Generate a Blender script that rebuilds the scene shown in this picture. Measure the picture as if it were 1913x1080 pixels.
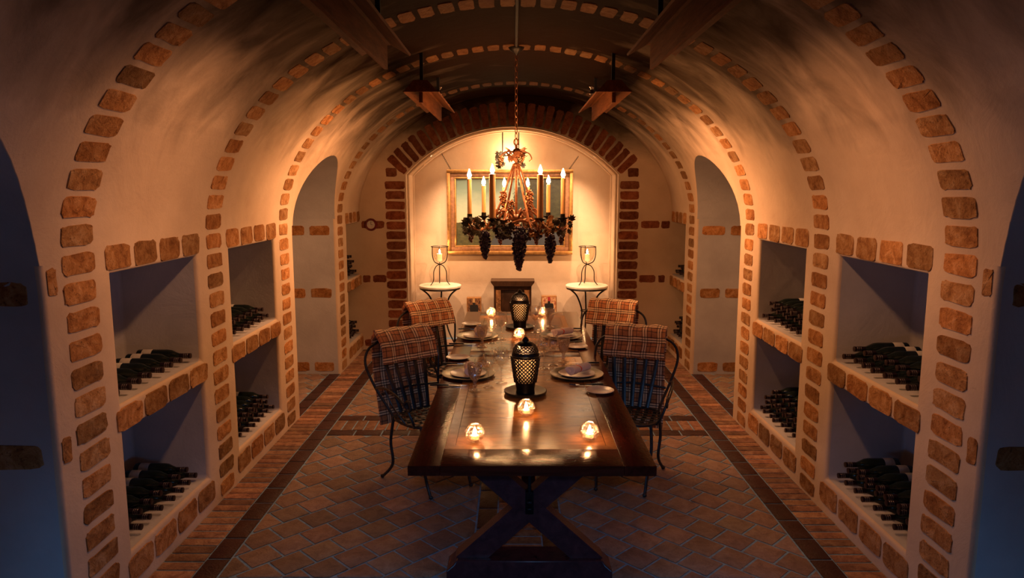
import bpy, bmesh, math, random
from mathutils import Vector, Matrix, Euler
PI = math.pi
random.seed(7)
SC = bpy.context.scene
COL = SC.collection
for o in list(bpy.data.objects): bpy.data.objects.remove(o)

# ------------------------------------------------------------------ camera, world, exposure
FPX = 1325.0
PITCH = math.atan(185 / FPX)
CAM_H = 1.91
cd = bpy.data.cameras.new('camera'); cam = bpy.data.objects.new('camera', cd); COL.objects.link(cam)
cd.sensor_width = 36; cd.sensor_fit = 'HORIZONTAL'; cd.lens = 36 * FPX / 1913
cam.location = (0, 0, CAM_H); cam.rotation_euler = (PI / 2 - PITCH, 0, math.radians(0.15))
cd.clip_start = 0.05
SC.camera = cam
SC.view_settings.view_transform = 'Standard'; SC.view_settings.look = 'None'
SC.view_settings.gamma = 1; SC.view_settings.exposure = 0.25
W = bpy.data.worlds.new('dusk'); SC.world = W; W.use_nodes = True
W.node_tree.nodes['Background'].inputs[0].default_value = (0.05, 0.25, 0.6, 1)
W.node_tree.nodes['Background'].inputs[1].default_value = 0.02

def area(name, loc, direction, sx, sy, power, color, spread=180):
    d = bpy.data.lights.new(name, 'AREA'); d.shape = 'RECTANGLE'; d.size = sx; d.size_y = sy
    d.energy = power; d.color = color; d.spread = math.radians(spread)
    o = bpy.data.objects.new(name, d); COL.objects.link(o); o.location = loc
    o.rotation_euler = Vector(direction).to_track_quat('-Z', 'Y').to_euler(); return o
def point(name, loc, power, color, r=0.01, parent=None):
    d = bpy.data.lights.new(name, 'POINT'); d.energy = power; d.color = color; d.shadow_soft_size = r
    o = bpy.data.objects.new(name, d); COL.objects.link(o); o.location = loc
    if parent: o.parent = parent
    return o
WARM = (1.0, 0.46, 0.17)
WARM2 = (1.0, 0.56, 0.27)
BLUE = (0.08, 0.42, 1.0)
# blue dusk light entering low through the open passages on both sides of the camera
for sd in (-1, 1):
    area('passage_daylight', (0.02 + sd * 3.0, 1.62, 0.36), (-sd, 0.06, -0.16), 0.5, 0.4, 5, BLUE, 96)
# cool blue spot, its source unseen above and behind the camera, aimed at the floor in front of the table
sd_ = bpy.data.lights.new('blue_spot', 'SPOT'); sd_.energy = 95; sd_.color = (0.20, 0.50, 1.0); sd_.spot_size = math.radians(54); sd_.spot_blend = 1.0; sd_.shadow_soft_size = 0.05
so_ = bpy.data.objects.new('blue_spot', sd_); COL.objects.link(so_); so_.location = (0.02, -0.45, 2.25)
so_.rotation_euler = (Vector((0.05, 2.9, 0)) - Vector(so_.location)).to_track_quat('-Z', 'Y').to_euler()
FIXTURES = [(-0.67, 2.45, 3.85), (0.72, 2.45, 3.85), (-0.67, 5.25, 6.65), (0.72, 5.25, 6.65)]
FX_Z = 2.66
for i, (fx, y0, y1) in enumerate(FIXTURES):
    s = -1 if fx < 0 else 1
    area('trough_lamp', (fx + s * 0.112, (y0 + y1) / 2 + (0.28 if y0 < 3 else 0), FX_Z - 0.070), (s * 0.66, 0, -0.75), 0.75 if y0 < 3 else y1 - y0 - 0.15, 0.08,
         [4.3, 4.3, 15, 15][i], (1.0, 0.46, 0.20), 100)

# ------------------------------------------------------------------ material helpers
MATS = {}
class NT:
    def __init__(s, name):
        s.m = bpy.data.materials.new(name); s.m.use_nodes = True; s.t = s.m.node_tree; s.n = s.t.nodes
        s.b = s.n['Principled BSDF']; s.out = s.n['Material Output']; MATS[name] = s.m
    def node(s, ty, **kw):
        n = s.n.new(ty)
        for k, v in kw.items(): setattr(n, k, v)
        return n
    def link(s, a, b): s.t.links.new(a, b)
    def coord(s, what='Object', scale=(1, 1, 1), rot=(0, 0, 0), loc=(0, 0, 0)):
        tc = s.node('ShaderNodeTexCoord'); mp = s.node('ShaderNodeMapping')
        mp.inputs['Scale'].default_value = scale; mp.inputs['Rotation'].default_value = rot
        mp.inputs['Location'].default_value = loc
        s.link(tc.outputs[what], mp.inputs[0]); return mp.outputs[0]
    def noise(s, vec, scale, detail=4, rough=0.6, dist=0.0):
        n = s.node('ShaderNodeTexNoise'); n.inputs['Scale'].default_value = scale
        n.inputs['Detail'].default_value = detail; n.inputs['Roughness'].default_value = rough
        n.inputs['Distortion'].default_value = dist
        s.link(vec, n.inputs['Vector']); return n.outputs['Fac']
    def ramp(s, fac, stops):
        r = s.node('ShaderNodeValToRGB'); e = r.color_ramp.elements
        while len(e) < len(stops): e.new(0.5)
        for i, (p, c) in enumerate(stops):
            e[i].position = p; e[i].color = (c[0], c[1], c[2], 1) if not isinstance(c, (int, float)) else (c, c, c, 1)
        s.link(fac, r.inputs[0]); return r.outputs[0]
    def math(s, op, a, b=None, c=None, clamp=False):
        m = s.node('ShaderNodeMath', operation=op, use_clamp=clamp)
        for i, v in enumerate((a, b, c)):
            if v is None: continue
            if isinstance(v, (int, float)): m.inputs[i].default_value = v
            else: s.link(v, m.inputs[i])
        return m.outputs[0]
    def mix(s, fac, a, b, mode='MIX'):
        m = s.node('ShaderNodeMix', data_type='RGBA', blend_type=mode)
        for k, v in ((0, fac), (6, a), (7, b)):
            if isinstance(v, (int, float)): m.inputs[k].default_value = v
            elif isinstance(v, tuple): m.inputs[k].default_value = (v[0], v[1], v[2], 1)
            else: s.link(v, m.inputs[k])
        return m.outputs[2]
    def bump(s, h, strength=0.3, dist=0.01):
        b = s.node('ShaderNodeBump'); b.inputs['Strength'].default_value = strength; b.inputs['Distance'].default_value = dist
        s.link(h, b.inputs['Height']); s.link(b.outputs[0], s.b.inputs['Normal']); return b
    def base(s, c):
        if isinstance(c, tuple): s.b.inputs['Base Color'].default_value = (c[0], c[1], c[2], 1)
        else: s.link(c, s.b.inputs['Base Color'])
    def set(s, **kw):
        for k, v in kw.items(): s.b.inputs[k.replace('_', ' ')].default_value = v
        return s

def simple(name, color, rough=0.5, metal=0.0, var=0.25, scale=20, bump=0.1, coat=0.0):
    t = NT(name); v = t.coord()
    n = t.noise(v, scale)
    d = tuple(c * (1 - var) for c in color); l = tuple(min(1, c * (1 + var)) for c in color)
    t.base(t.ramp(n, [(0.3, d), (0.7, l)])); t.set(Roughness=rough, Metallic=metal)
    if coat: t.b.inputs['Coat Weight'].default_value = coat
    if bump: t.bump(t.noise(v, scale * 4), bump, 0.004)
    return t.m

def glow(name, color, strength):
    t = NT(name); t.base((0.9, 0.6, 0.3)); t.b.inputs['Emission Color'].default_value = (*color, 1)
    t.b.inputs['Emission Strength'].default_value = strength; return t.m

def flame(name, color, strength):      # a flame gives light and lets light through
    t = NT(name); t.n.remove(t.b)
    e = t.node('ShaderNodeEmission'); e.inputs[0].default_value = (*color, 1); e.inputs[1].default_value = strength
    tr = t.node('ShaderNodeBsdfTransparent'); ad = t.node('ShaderNodeAddShader')
    t.link(e.outputs[0], ad.inputs[0]); t.link(tr.outputs[0], ad.inputs[1]); t.link(ad.outputs[0], t.out.inputs[0]); return t.m

def glass(name, tint=(0.95, 0.95, 0.93), crackle=0.0, extra=0.0, rough=0.02):
    t = NT(name); t.n.remove(t.b)
    tr = t.node('ShaderNodeBsdfTransparent'); tr.inputs[0].default_value = (*tint, 1)
    gl = t.node('ShaderNodeBsdfGlossy'); gl.inputs[0].default_value = (1, 1, 1, 1); gl.inputs[1].default_value = rough
    lw = t.node('ShaderNodeLayerWeight'); lw.inputs[0].default_value = 0.35
    f = t.math('POWER', lw.outputs['Facing'], 2.0)
    f = t.math('MULTIPLY_ADD', f, 0.75, 0.05 + extra, clamp=True)
    if crackle:
        v = t.coord(); vo = t.node('ShaderNodeTexVoronoi'); vo.feature = 'DISTANCE_TO_EDGE'; vo.inputs['Scale'].default_value = crackle
        t.link(v, vo.inputs['Vector'])
        b = t.node('ShaderNodeBump'); b.inputs['Strength'].default_value = 1.0; b.inputs['Distance'].default_value = 0.01
        t.link(vo.outputs['Distance'], b.inputs['Height']); t.link(b.outputs[0], gl.inputs['Normal'])
        t.link(b.outputs[0], lw.inputs['Normal'])
        e = t.math('LESS_THAN', vo.outputs['Distance'], 0.06); f = t.math('MULTIPLY_ADD', e, 0.3, f, clamp=True)
    mx = t.node('ShaderNodeMixShader'); t.link(f, mx.inputs[0]); t.link(tr.outputs[0], mx.inputs[1]); t.link(gl.outputs[0], mx.inputs[2])
    t.link(mx.outputs[0], t.out.inputs[0]); return t.m

# plaster: cream, hand trowelled; brown brushed colour wash, deepened toward the crown to paint in the unlit vault
def plaster(name, wash=True, base=((0.50, 0.35, 0.24), (0.66, 0.49, 0.35))):
    t = NT(name); v = t.coord()
    n = t.noise(v, 1.6, 5, 0.6); c = t.ramp(n, [(0.3, base[0]), (0.7, base[1])])
    sp = t.noise(v, 38, 3, 0.7)
    c = t.mix(t.ramp(sp, [(0.70, 0.0), (0.76, 0.35)]), c, (0.16, 0.09, 0.05))
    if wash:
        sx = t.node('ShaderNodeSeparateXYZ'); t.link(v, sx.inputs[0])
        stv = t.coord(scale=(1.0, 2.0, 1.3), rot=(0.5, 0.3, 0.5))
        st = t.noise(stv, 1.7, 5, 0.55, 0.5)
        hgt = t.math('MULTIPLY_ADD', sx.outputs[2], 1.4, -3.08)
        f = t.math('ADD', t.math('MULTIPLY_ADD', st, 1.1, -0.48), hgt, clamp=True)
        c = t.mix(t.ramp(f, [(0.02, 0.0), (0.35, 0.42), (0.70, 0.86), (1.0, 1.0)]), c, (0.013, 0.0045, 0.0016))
    t.base(c); t.set(Roughness=0.85); t.b.inputs['Specular IOR Level'].default_value = 0.02
    h = t.math('MULTIPLY_ADD', t.noise(v, 3.5, 6, 0.65, 0.8), 3.0, t.math('MULTIPLY', t.noise(v, 60, 3), 0.35))
    t.bump(h, 0.28, 0.007); return t.m
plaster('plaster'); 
plaster('plaster_low', False)
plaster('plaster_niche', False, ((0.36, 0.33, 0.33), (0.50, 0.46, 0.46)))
def brickmat(name, dark, mid, light, rough=0.85, spec=0.06, sp=1.0):
    t = NT(name); v = t.coord(); at = t.node('ShaderNodeAttribute'); at.attribute_name = 'tint'
    n = t.noise(v, 14, 6, 0.7, 0.6)
    c = t.ramp(n, [(0.32, dark), (0.5, mid), (0.72, light)])
    c = t.mix(1.0, c, at.outputs['Color'], 'MULTIPLY')
    if 'brick' in name and 'floor' not in name:      # bricks darken with height, like the vault wash
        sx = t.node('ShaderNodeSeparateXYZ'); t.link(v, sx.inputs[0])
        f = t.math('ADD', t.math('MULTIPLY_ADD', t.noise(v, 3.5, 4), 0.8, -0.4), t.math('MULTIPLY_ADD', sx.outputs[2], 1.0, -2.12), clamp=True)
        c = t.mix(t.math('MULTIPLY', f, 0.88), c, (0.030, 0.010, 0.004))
    s2 = t.noise(v, 90, 2, 0.6); c = t.mix(t.ramp(s2, [(0.60, 0.0), (0.70, 0.6 * sp)]), c, tuple(x * 0.35 for x in dark))
    t.base(c); t.set(Roughness=rough); t.b.inputs['Specular IOR Level'].default_value = spec
    t.bump(t.math('ADD', n, t.math('MULTIPLY', s2, 0.4)), 0.7, 0.012); return t.m
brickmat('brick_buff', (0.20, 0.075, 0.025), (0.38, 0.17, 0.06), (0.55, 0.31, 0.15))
brickmat('brick_red', (0.12, 0.03, 0.012), (0.22, 0.065, 0.028), (0.32, 0.12, 0.06))
brickmat('floor_brick', (0.14, 0.055, 0.03), (0.30, 0.14, 0.075), (0.46, 0.27, 0.16), 0.6, 0.4)
brickmat('floor_tile', (0.22, 0.13, 0.09), (0.31, 0.19, 0.13), (0.40, 0.27, 0.19), 0.62, 0.4, 0.7)
brickmat('floor_glaze', (0.030, 0.008, 0.006), (0.045, 0.012, 0.009), (0.06, 0.018, 0.013), 0.4, 0.4, 0.2)
simple('grout', (0.20, 0.34, 0.48), 0.6, 0, 0.3, 30, 0.4)
def wood(name, a, b, rough, coat, ring=3.0, sc=(1, 12, 12), burl=False, bump=0.05):
    rough = rough * 0.65; coat = coat * 0.3
    t = NT(name); t.b.inputs['Specular IOR Level'].default_value = {'mahogany': 0.12, 'mahogany_cross': 0.12, 'fixture_wood': 0.04}.get(name, 0.22); v = t.coord(scale=sc)
    n = t.noise(v, ring, 7, 0.65, 1.5 if burl else 0.5)
    c = t.ramp(n, [(0.30, a), (0.70, b)])
    t.base(c); t.set(Roughness=rough); t.b.inputs['Coat Weight'].default_value = coat; t.b.inputs['Coat Roughness'].default_value = 0.16
    v2 = t.coord(); t.bump(t.noise(v2, 55, 4, 0.6), bump, 0.004); return t.m
wood('mahogany', (0.034, 0.004, 0.002), (0.080, 0.011, 0.006), 0.26, 0.0, 3, (14, 1.2, 14), bump=0.25)
wood('mahogany_cross', (0.036, 0.005, 0.002), (0.085, 0.013, 0.007), 0.26, 0.2, 3, (1.2, 14, 14), bump=0.25)
wood('trestle_wood', (0.040, 0.010, 0.012), (0.085, 0.022, 0.024), 0.38, 0.25, 3, (6, 6, 6), bump=0.15)
wood('inlay_wood', (0.13, 0.045, 0.010), (0.36, 0.15, 0.042), 0.27, 0.6, 2.6, (1.6, 4.5, 3), True, bump=0.12)
wood('inlay_band', (0.20, 0.080, 0.024), (0.32, 0.14, 0.045), 0.27, 0.6, 3, (3, 3, 3), True, bump=0.12)
wood('fixture_wood', (0.07, 0.022, 0.007), (0.15, 0.048, 0.016), 1.2, 0.1, 3, (12, 1.5, 12))
wood('cabinet_wood', (0.018, 0.007, 0.003), (0.055, 0.022, 0.010), 0.55, 0.1, 4, (6, 6, 2))
simple('iron', (0.022, 0.017, 0.015), 0.42, 0.8, 0.3, 30)
simple('chair_iron', (0.060, 0.055, 0.055), 0.38, 0.7, 0.3, 30)
simple('black_iron', (0.008, 0.005, 0.006), 0.35, 0.6, 0.3, 30)
simple('rust_iron', (0.30, 0.115, 0.050), 0.45, 0.7, 0.4, 40, 0.3)
simple('gold', (0.40, 0.20, 0.065), 0.35, 0.8, 0.3, 25, 0.3)
simple('gold_dark', (0.20, 0.085, 0.035), 0.5, 0.4, 0.4, 25, 0.3)
simple('pewter', (0.22, 0.19, 0.13), 0.32, 0.75, 0.2, 20, 0.05)
simple('tray_metal', (0.06, 0.045, 0.032), 0.4, 0.7, 0.3, 20, 0.1)
simple('china', (0.62, 0.52, 0.45), 0.25, 0, 0.05, 10, 0)
simple('steel', (0.55, 0.50, 0.45), 0.2, 1.0, 0.1, 10, 0)
simple('black_handle', (0.012, 0.008, 0.008), 0.3, 0, 0.2, 10, 0)
simple('stone_top', (0.68, 0.60, 0.46), 0.5, 0, 0.15, 12, 0.1)
simple('candle_wax', (0.80, 0.42, 0.16), 0.5, 0, 0.05, 10, 0)
MATS['candle_wax'].node_tree.nodes['Principled BSDF'].inputs['Subsurface Weight'].default_value = 0.25
MATS['candle_wax'].node_tree.nodes['Principled BSDF'].inputs['Subsurface Radius'].default_value = (0.05, 0.02, 0.01)
simple('cream_wax', (0.85, 0.68, 0.45), 0.5, 0, 0.05, 10, 0)
simple('grape_skin', (0.035, 0.018, 0.060), 0.28, 0, 0.6, 30, 0, 0.5)
simple('grape_red', (0.10, 0.025, 0.022), 0.25, 0, 0.5, 30, 0, 0.5)
simple('leaf_dark', (0.045, 0.030, 0.014), 0.55, 0.2, 0.6, 18, 0.3)
simple('leaf_copper', (0.26, 0.11, 0.035), 0.45, 0.5, 0.5, 18, 0.3)
simple('bottle_glass', (0.006, 0.010, 0.008), 0.16, 0, 0.2, 10, 0)
simple('bottle_label', (0.52, 0.47, 0.42), 0.7, 0, 0.08, 30, 0)
simple('capsule_foil', (0.030, 0.012, 0.014), 0.35, 0.5, 0.3, 30, 0)
simple('foil_ring', (0.16, 0.13, 0.13), 0.35, 0.8, 0.1, 30, 0)
simple('red_rim', (0.14, 0.012, 0.012), 0.4, 0, 0.2, 10, 0)
simple('dial', (0.60, 0.52, 0.45), 0.5, 0, 0.2, 30, 0)
simple('dark_metal', (0.012, 0.010, 0.012), 0.5, 0.3, 0.2, 10, 0)
simple('pipe_paint', (0.012, 0.006, 0.004), 0.9, 0, 0.2, 10, 0)
flame('flame', (1.0, 0.62, 0.28), 60)
flame('tea_flame', (1.0, 0.62, 0.30), 25)
glow('soffit_glow', (1.0, 0.72, 0.42), 30)
glass('wine_glass', (0.97, 0.96, 0.94), 0, 0.11, 0.05)
glass('crystal', (0.92, 0.88, 0.84), 90, 0.16, 0.12)
glass('crackle_glass', (0.97, 0.92, 0.88), 60, 0.10, 0.08)
glass('lamp_glass', (0.97, 0.95, 0.90), 0, 0.03)
t = NT('liner'); t.base((0.35, 0.27, 0.18)); t.set(Roughness=0.8)
tl = t.node('ShaderNodeBsdfTranslucent'); tl.inputs[0].default_value = (0.35, 0.26, 0.16, 1)
mx = t.node('ShaderNodeMixShader'); mx.inputs[0].default_value = 0.6
t.link(t.b.outputs[0], mx.inputs[1]); t.link(tl.outputs[0], mx.inputs[2]); t.link(mx.outputs[0], t.out.inputs[0])
# napkin: pale linen with one woven coral stripe (uv.y along the roll)
t = NT('napkin'); uv = t.coord('UV'); sx = t.node('ShaderNodeSeparateXYZ'); t.link(uv, sx.inputs[0])
e = t.math('LESS_THAN', t.math('ABSOLUTE', t.math('SUBTRACT', sx.outputs[1], 0.42)), 0.035)
t.base(t.mix(e, (0.72, 0.58, 0.56), (0.75, 0.10, 0.05))); t.set(Roughness=0.9); t.bump(t.noise(t.coord(), 300, 2), 0.3, 0.002)
# plaid wool (uv in metres)
t = NT('plaid'); uv = t.coord('UV'); sx = t.node('ShaderNodeSeparateXYZ'); t.link(uv, sx.inputs[0])
def stripe(c, per, cen, hw):
    f = t.math('FRACT', t.math('DIVIDE', c, per)); return t.math('LESS_THAN', t.math('ABSOLUTE', t.math('SUBTRACT', f, cen)), hw)
U, V = sx.outputs[0], sx.outputs[1]
col = t.ramp(t.noise(t.coord(), 60, 3), [(0.3, (0.46, 0.155, 0.050)), (0.7, (0.64, 0.240, 0.085))])
P = 0.098
for c in (U, V):
    col = t.mix(t.math('MULTIPLY', stripe(c, P, 0.95, 0.03), 0.7), col, (0.05, 0.02, 0.02))
for c in (U, V):
    for cen in (0.30, 0.46):
        col = t.mix(t.math('MULTIPLY', stripe(c, P, cen, 0.046), 0.88), col, (0.95, 0.66, 0.38))
for c in (V, U):
    for cen in (0.20, 0.38, 0.56):
        col = t.mix(t.math('MULTIPLY', stripe(c, P, cen, 0.034), 0.75 if c is V else 0.55), col, (0.020, 0.012, 0.022))
t.base(col); t.set(Roughness=0.95); t.b.inputs['Sheen Weight'].default_value = 0.3
t.bump(t.noise(t.coord(), 220, 2), 0.5, 0.003)
# generic landscape canvas (uv 0..1)
t = NT('canvas'); uv = t.coord('UV'); sx = t.node('ShaderNodeSeparateXYZ'); t.link(uv, sx.inputs[0]); U, V = sx.outputs[0], sx.outputs[1]
n = t.noise(uv, 5, 6, 0.7, 0.5); n2 = t.noise(uv, 22, 4, 0.7)
sky = t.ramp(t.math('MULTIPLY_ADD', n, 0.35, V), [(0.45, (0.42, 0.34, 0.22)), (0.75, (0.24, 0.27, 0.20)), (1.0, (0.10, 0.15, 0.12))])
gnd = t.ramp(n2, [(0.35, (0.020, 0.022, 0.008)), (0.65, (0.070, 0.062, 0.022))])
hor = t.math('MULTIPLY_ADD', n, 0.18, 0.26)
c = t.mix(t.math('GREATER_THAN', V, hor), gnd, sky)
dist = t.math('SQRT', t.math('ADD', t.math('POWER', t.math('SUBTRACT', U, 0.86), 2.0), t.math('POWER', t.math('MULTIPLY', t.math('SUBTRACT', V, 0.62), 0.7), 2.0)))
tree = t.math('LESS_THAN', t.math('MULTIPLY_ADD', n2, 0.16, dist), 0.42)
c = t.mix(tree, c, t.ramp(n2, [(0.35, (0.008, 0.010, 0.006)), (0.7, (0.035, 0.036, 0.016))]))
pond = t.math('MULTIPLY', t.math('LESS_THAN', V, 0.20), t.math('GREATER_THAN', t.math('MULTIPLY_ADD', n, 0.3, U), 0.50))
c = t.mix(pond, c, (0.030, 0.035, 0.045)); t.base(c); t.set(Roughness=0.4)
# two printed cards
def card(name, bg1, bg2, sc):
    t = NT(name); uv = t.coord('UV'); sx = t.node('ShaderNodeSeparateXYZ'); t.link(uv, sx.inputs[0]); U, V = sx.outputs[0], sx.outputs[1]
    n = t.noise(uv, sc, 4, 0.8, 0.6); c = t.ramp(n, [(0.42, bg1), (0.58, bg2)])
    du = t.math('ABSOLUTE', t.math('SUBTRACT', U, 0.5))
    body = t.math('MULTIPLY', t.math('LESS_THAN', du, t.math('MULTIPLY_ADD', V, -0.8, 0.86)), t.math('MULTIPLY', t.math('LESS_THAN', V, 0.72), t.math('LESS_THAN', du, 0.33)))
    neck = t.math('MULTIPLY', t.math('LESS_THAN', du, 0.10), t.math('LESS_THAN', V, 0.92))
    c = t.mix(t.math('MAXIMUM', body, neck), c, (0.015, 0.012, 0.010))
    cork = t.math('MULTIPLY', t.math('LESS_THAN', du, 0.09), t.math('GREATER_THAN', t.math('PINGPONG', V, 0.92), 0.82))
    c = t.mix(cork, c, (0.45, 0.26, 0.10) if 'cork' in name else (0.35, 0.03, 0.03)); t.base(c); t.set(Roughness=0.4)
card('print_cork', (0.03, 0.008, 0.006), (0.30, 0.13, 0.05), 7); card('print_red', (0.30, 0.06, 0.03), (0.70, 0.42, 0.20), 9)

# ------------------------------------------------------------------ mesh helpers
class MB:
    def __init__(s): s.v = []; s.f = []; s.m = []; s.uv = {}; s.tint = {}; s.M = Matrix.Identity(4); s.mi = 0; s.t = (1, 1, 1)
    def add(s, vs, fs):
        o = len(s.v); s.v += [tuple(s.M @ Vector(p)) for p in vs]
        for f in fs:
            s.f.append([o + i for i in f]); s.m.append(s.mi); s.tint[len(s.f) - 1] = s.t
    def box(s, x0, x1, y0, y1, z0, z1, b=0.0):
        if b <= 0:
            s.add([(x0,y0,z0),(x1,y0,z0),(x1,y1,z0),(x0,y1,z0),(x0,y0,z1),(x1,y0,z1),(x1,y1,z1),(x0,y1,z1)],
                  [(0,3,2,1),(4,5,6,7),(0,1,5,4),(1,2,6,5),(2,3,7,6),(3,0,4,7)]); return
        bm = bmesh.new(); bmesh.ops.create_cube(bm, size=1)
        for v in bm.verts: v.co = Vector(((x0+x1)/2+v.co.x*(x1-x0), (y0+y1)/2+v.co.y*(y1-y0), (z0+z1)/2+v.co.z*(z1-z0)))
        bmesh.ops.bevel(bm, geom=bm.edges[:], offset=b, segments=2, affect='EDGES', profile=0.6)
        s.bm(bm)
    def bm(s, bm):
        bm.verts.index_update(); s.add([v.co[:] for v in bm.verts], [[v.index for v in f.verts] for f in bm.faces]); bm.free()
    def prism(s, pts, a0, a1, axis='y'):
        def P(p, a): return {'y': (p[0], a, p[1]), 'x': (a, p[0], p[1]), 'z': (p[0], p[1], a)}[axis]
        n = len(pts); s.add([P(p, a0) for p in pts] + [P(p, a1) for p in pts],
            [list(range(n))[::-1], list(range(n, 2*n))] + [(i, (i+1) % n, n+(i+1) % n, n+i) for i in range(n)])
    def lathe(s, prof, n=24, c=(0, 0, 0), cap=True):
        vs = []; fs = []
        for r, z in prof:
            for k in range(n): a = 2*PI*k/n; vs.append((c[0]+r*math.cos(a), c[1]+r*math.sin(a), c[2]+z))
        for i in range(len(prof)-1):
            for k in range(n): fs.append((i*n+k, i*n+(k+1) % n, (i+1)*n+(k+1) % n, (i+1)*n+k))
        if cap:
            if prof[0][0] > 1e-5: fs.append(list(range(n))[::-1])
            if prof[-1][0] > 1e-5: fs.append([(len(prof)-1)*n+k for k in range(n)])
        s.add(vs, fs)
    def tube(s, pts, r, n=8, closed=False, flat=None, up=None):
        pts = [Vector(p) for p in pts]; N = len(pts); vs = []; fs = []
        rr = r if isinstance(r, (list, tuple)) else [r]*N; prev = None
        for i, p in enumerate(pts):
            a = pts[(i-1) % N] if (closed or i > 0) else p; b = pts[(i+1) % N] if (closed or i < N-1) else p
            d = (b-a); d = d.normalized() if d.length > 1e-9 else Vector((0, 0, 1))
            if up is not None: x = d.cross(Vector(up)); x = x.normalized() if x.length > 1e-6 else Vector((1, 0, 0))
            elif prev is None: x = d.orthogonal().normalized()
            else:
                x = prev - d*prev.dot(d); x = x.normalized() if x.length > 1e-6 else d.orthogonal().normalized()
            prev = x; y = d.cross(x)
            for k in range(n):
                an = 2*PI*k/n; fx, fy = (1, 1) if flat is None else flat
                vs.append(tuple(p + x*math.cos(an)*rr[i]*fx + y*math.sin(an)*rr[i]*fy))
        for i in range(N if closed else N-1):
            j = (i+1) % N
            for k in range(n): fs.append((i*n+k, i*n+(k+1) % n, j*n+(k+1) % n, j*n+k))
        if not closed: fs.append(list(range(n))[::-1]); fs.append([(N-1)*n+k for k in range(n)])
        s.add(vs, fs)
    def ball(s, c, r, seg=10, ring=6, sc=(1, 1, 1)):
        prof = [(max(1e-6, math.sin(PI*i/ring))*r, -math.cos(PI*i/ring)*r) for i in range(ring+1)]
        vs = []; fs = []
        for pr, pz in prof:
            for k in range(seg): a = 2*PI*k/seg; vs.append((c[0]+pr*math.cos(a)*sc[0], c[1]+pr*math.sin(a)*sc[1], c[2]+pz*sc[2]))
        for i in range(ring):
            for k in range(seg): fs.append((i*seg+k, i*seg+(k+1) % seg, (i+1)*seg+(k+1) % seg, (i+1)*seg+k))
        s.add(vs, fs)
    def grid(s, fn, nu, nv, closed=False):
        vs = [fn(i/nu, j/nv) for j in range(nv+1) for i in range(nu+1)]
        s.add(vs, [(j*(nu+1)+i, j*(nu+1)+i+1, (j+1)*(nu+1)+i+1, (j+1)*(nu+1)+i) for j in range(nv) for i in range(nu)])
    def build(s, name, mats, parent=None, smooth=True, angle=38, solid=0, uvf=None):
        me = bpy.data.meshes.new(name); me.from_pydata(s.v, [], s.f)
        mats = [mats] if isinstance(mats, str) else mats
        for m in mats: me.materials.append(MATS[m])
        me.polygons.foreach_set('material_index', s.m)
        ca = me.color_attributes.new('tint', 'FLOAT_COLOR', 'CORNER')
        for p in me.polygons:
            c = s.tint[p.index]
            for li in p.loop_indices: ca.data[li].color = (*c, 1)
        if uvf:
            ul = me.uv_layers.new(name='uv')
            for p in me.polygons:
                for li in p.loop_indices: ul.data[li].uv = uvf(me.loops[li].vertex_index)
        finish(me, smooth, angle)
        o = bpy.data.objects.new(name, me); COL.objects.link(o)
        if parent: o.parent = parent
        if solid:
            md = o.modifiers.new('solid', 'SOLIDIFY'); md.thickness = solid; md.offset = 0
        return o
def finish(me, smooth=True, angle=38):
    bm = bmesh.new(); bm.from_mesh(me)
    bmesh.ops.recalc_face_normals(bm, faces=bm.faces[:])
    if smooth:
        for f in bm.faces: f.smooth = True
        for e in bm.edges:
            if len(e.link_faces) == 2: e.smooth = e.calc_face_angle(0) < math.radians(angle)
    bm.to_mesh(me); bm.free()
def tag(o, label=None, cat=None, group=None, kind=None):
    if label: o['label'] = label
    if cat: o['category'] = cat
    if group: o['group'] = group
    if kind: o['kind'] = kind
    return o
def struct(o, label=None): 
    o['kind'] = 'structure'
    if label: o['label'] = label; 
    return o
def empty(name, loc=(0, 0, 0), rz=0, label=None, cat=None, group=None):
    o = bpy.data.objects.new(name, None); COL.objects.link(o); o.location = loc; o.rotation_euler = (0, 0, rz)
    o.empty_display_size = 0.1
    return tag(o, label, cat, group)
def copy_tree(o, parent=None):
    c = o.copy(); COL.objects.link(c)
    if parent: c.parent = parent
    for ch in list(o.children): copy_tree(ch, c)
    return c
def smoothpath(P, n=8):
    P = [Vector(p) for p in P]; out = []
    for i in range(len(P)-1):
        p0 = P[max(0, i-1)]; p1 = P[i]; p2 = P[i+1]; p3 = P[min(len(P)-1, i+2)]
        for k in range(n):
            u = k/n; out.append(0.5*((2*p1)+(p2-p0)*u+(2*p0-5*p1+4*p2-p3)*u*u+(3*p1-p0-3*p2+p3)*u**3))
    out.append(P[-1]); return out

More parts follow.
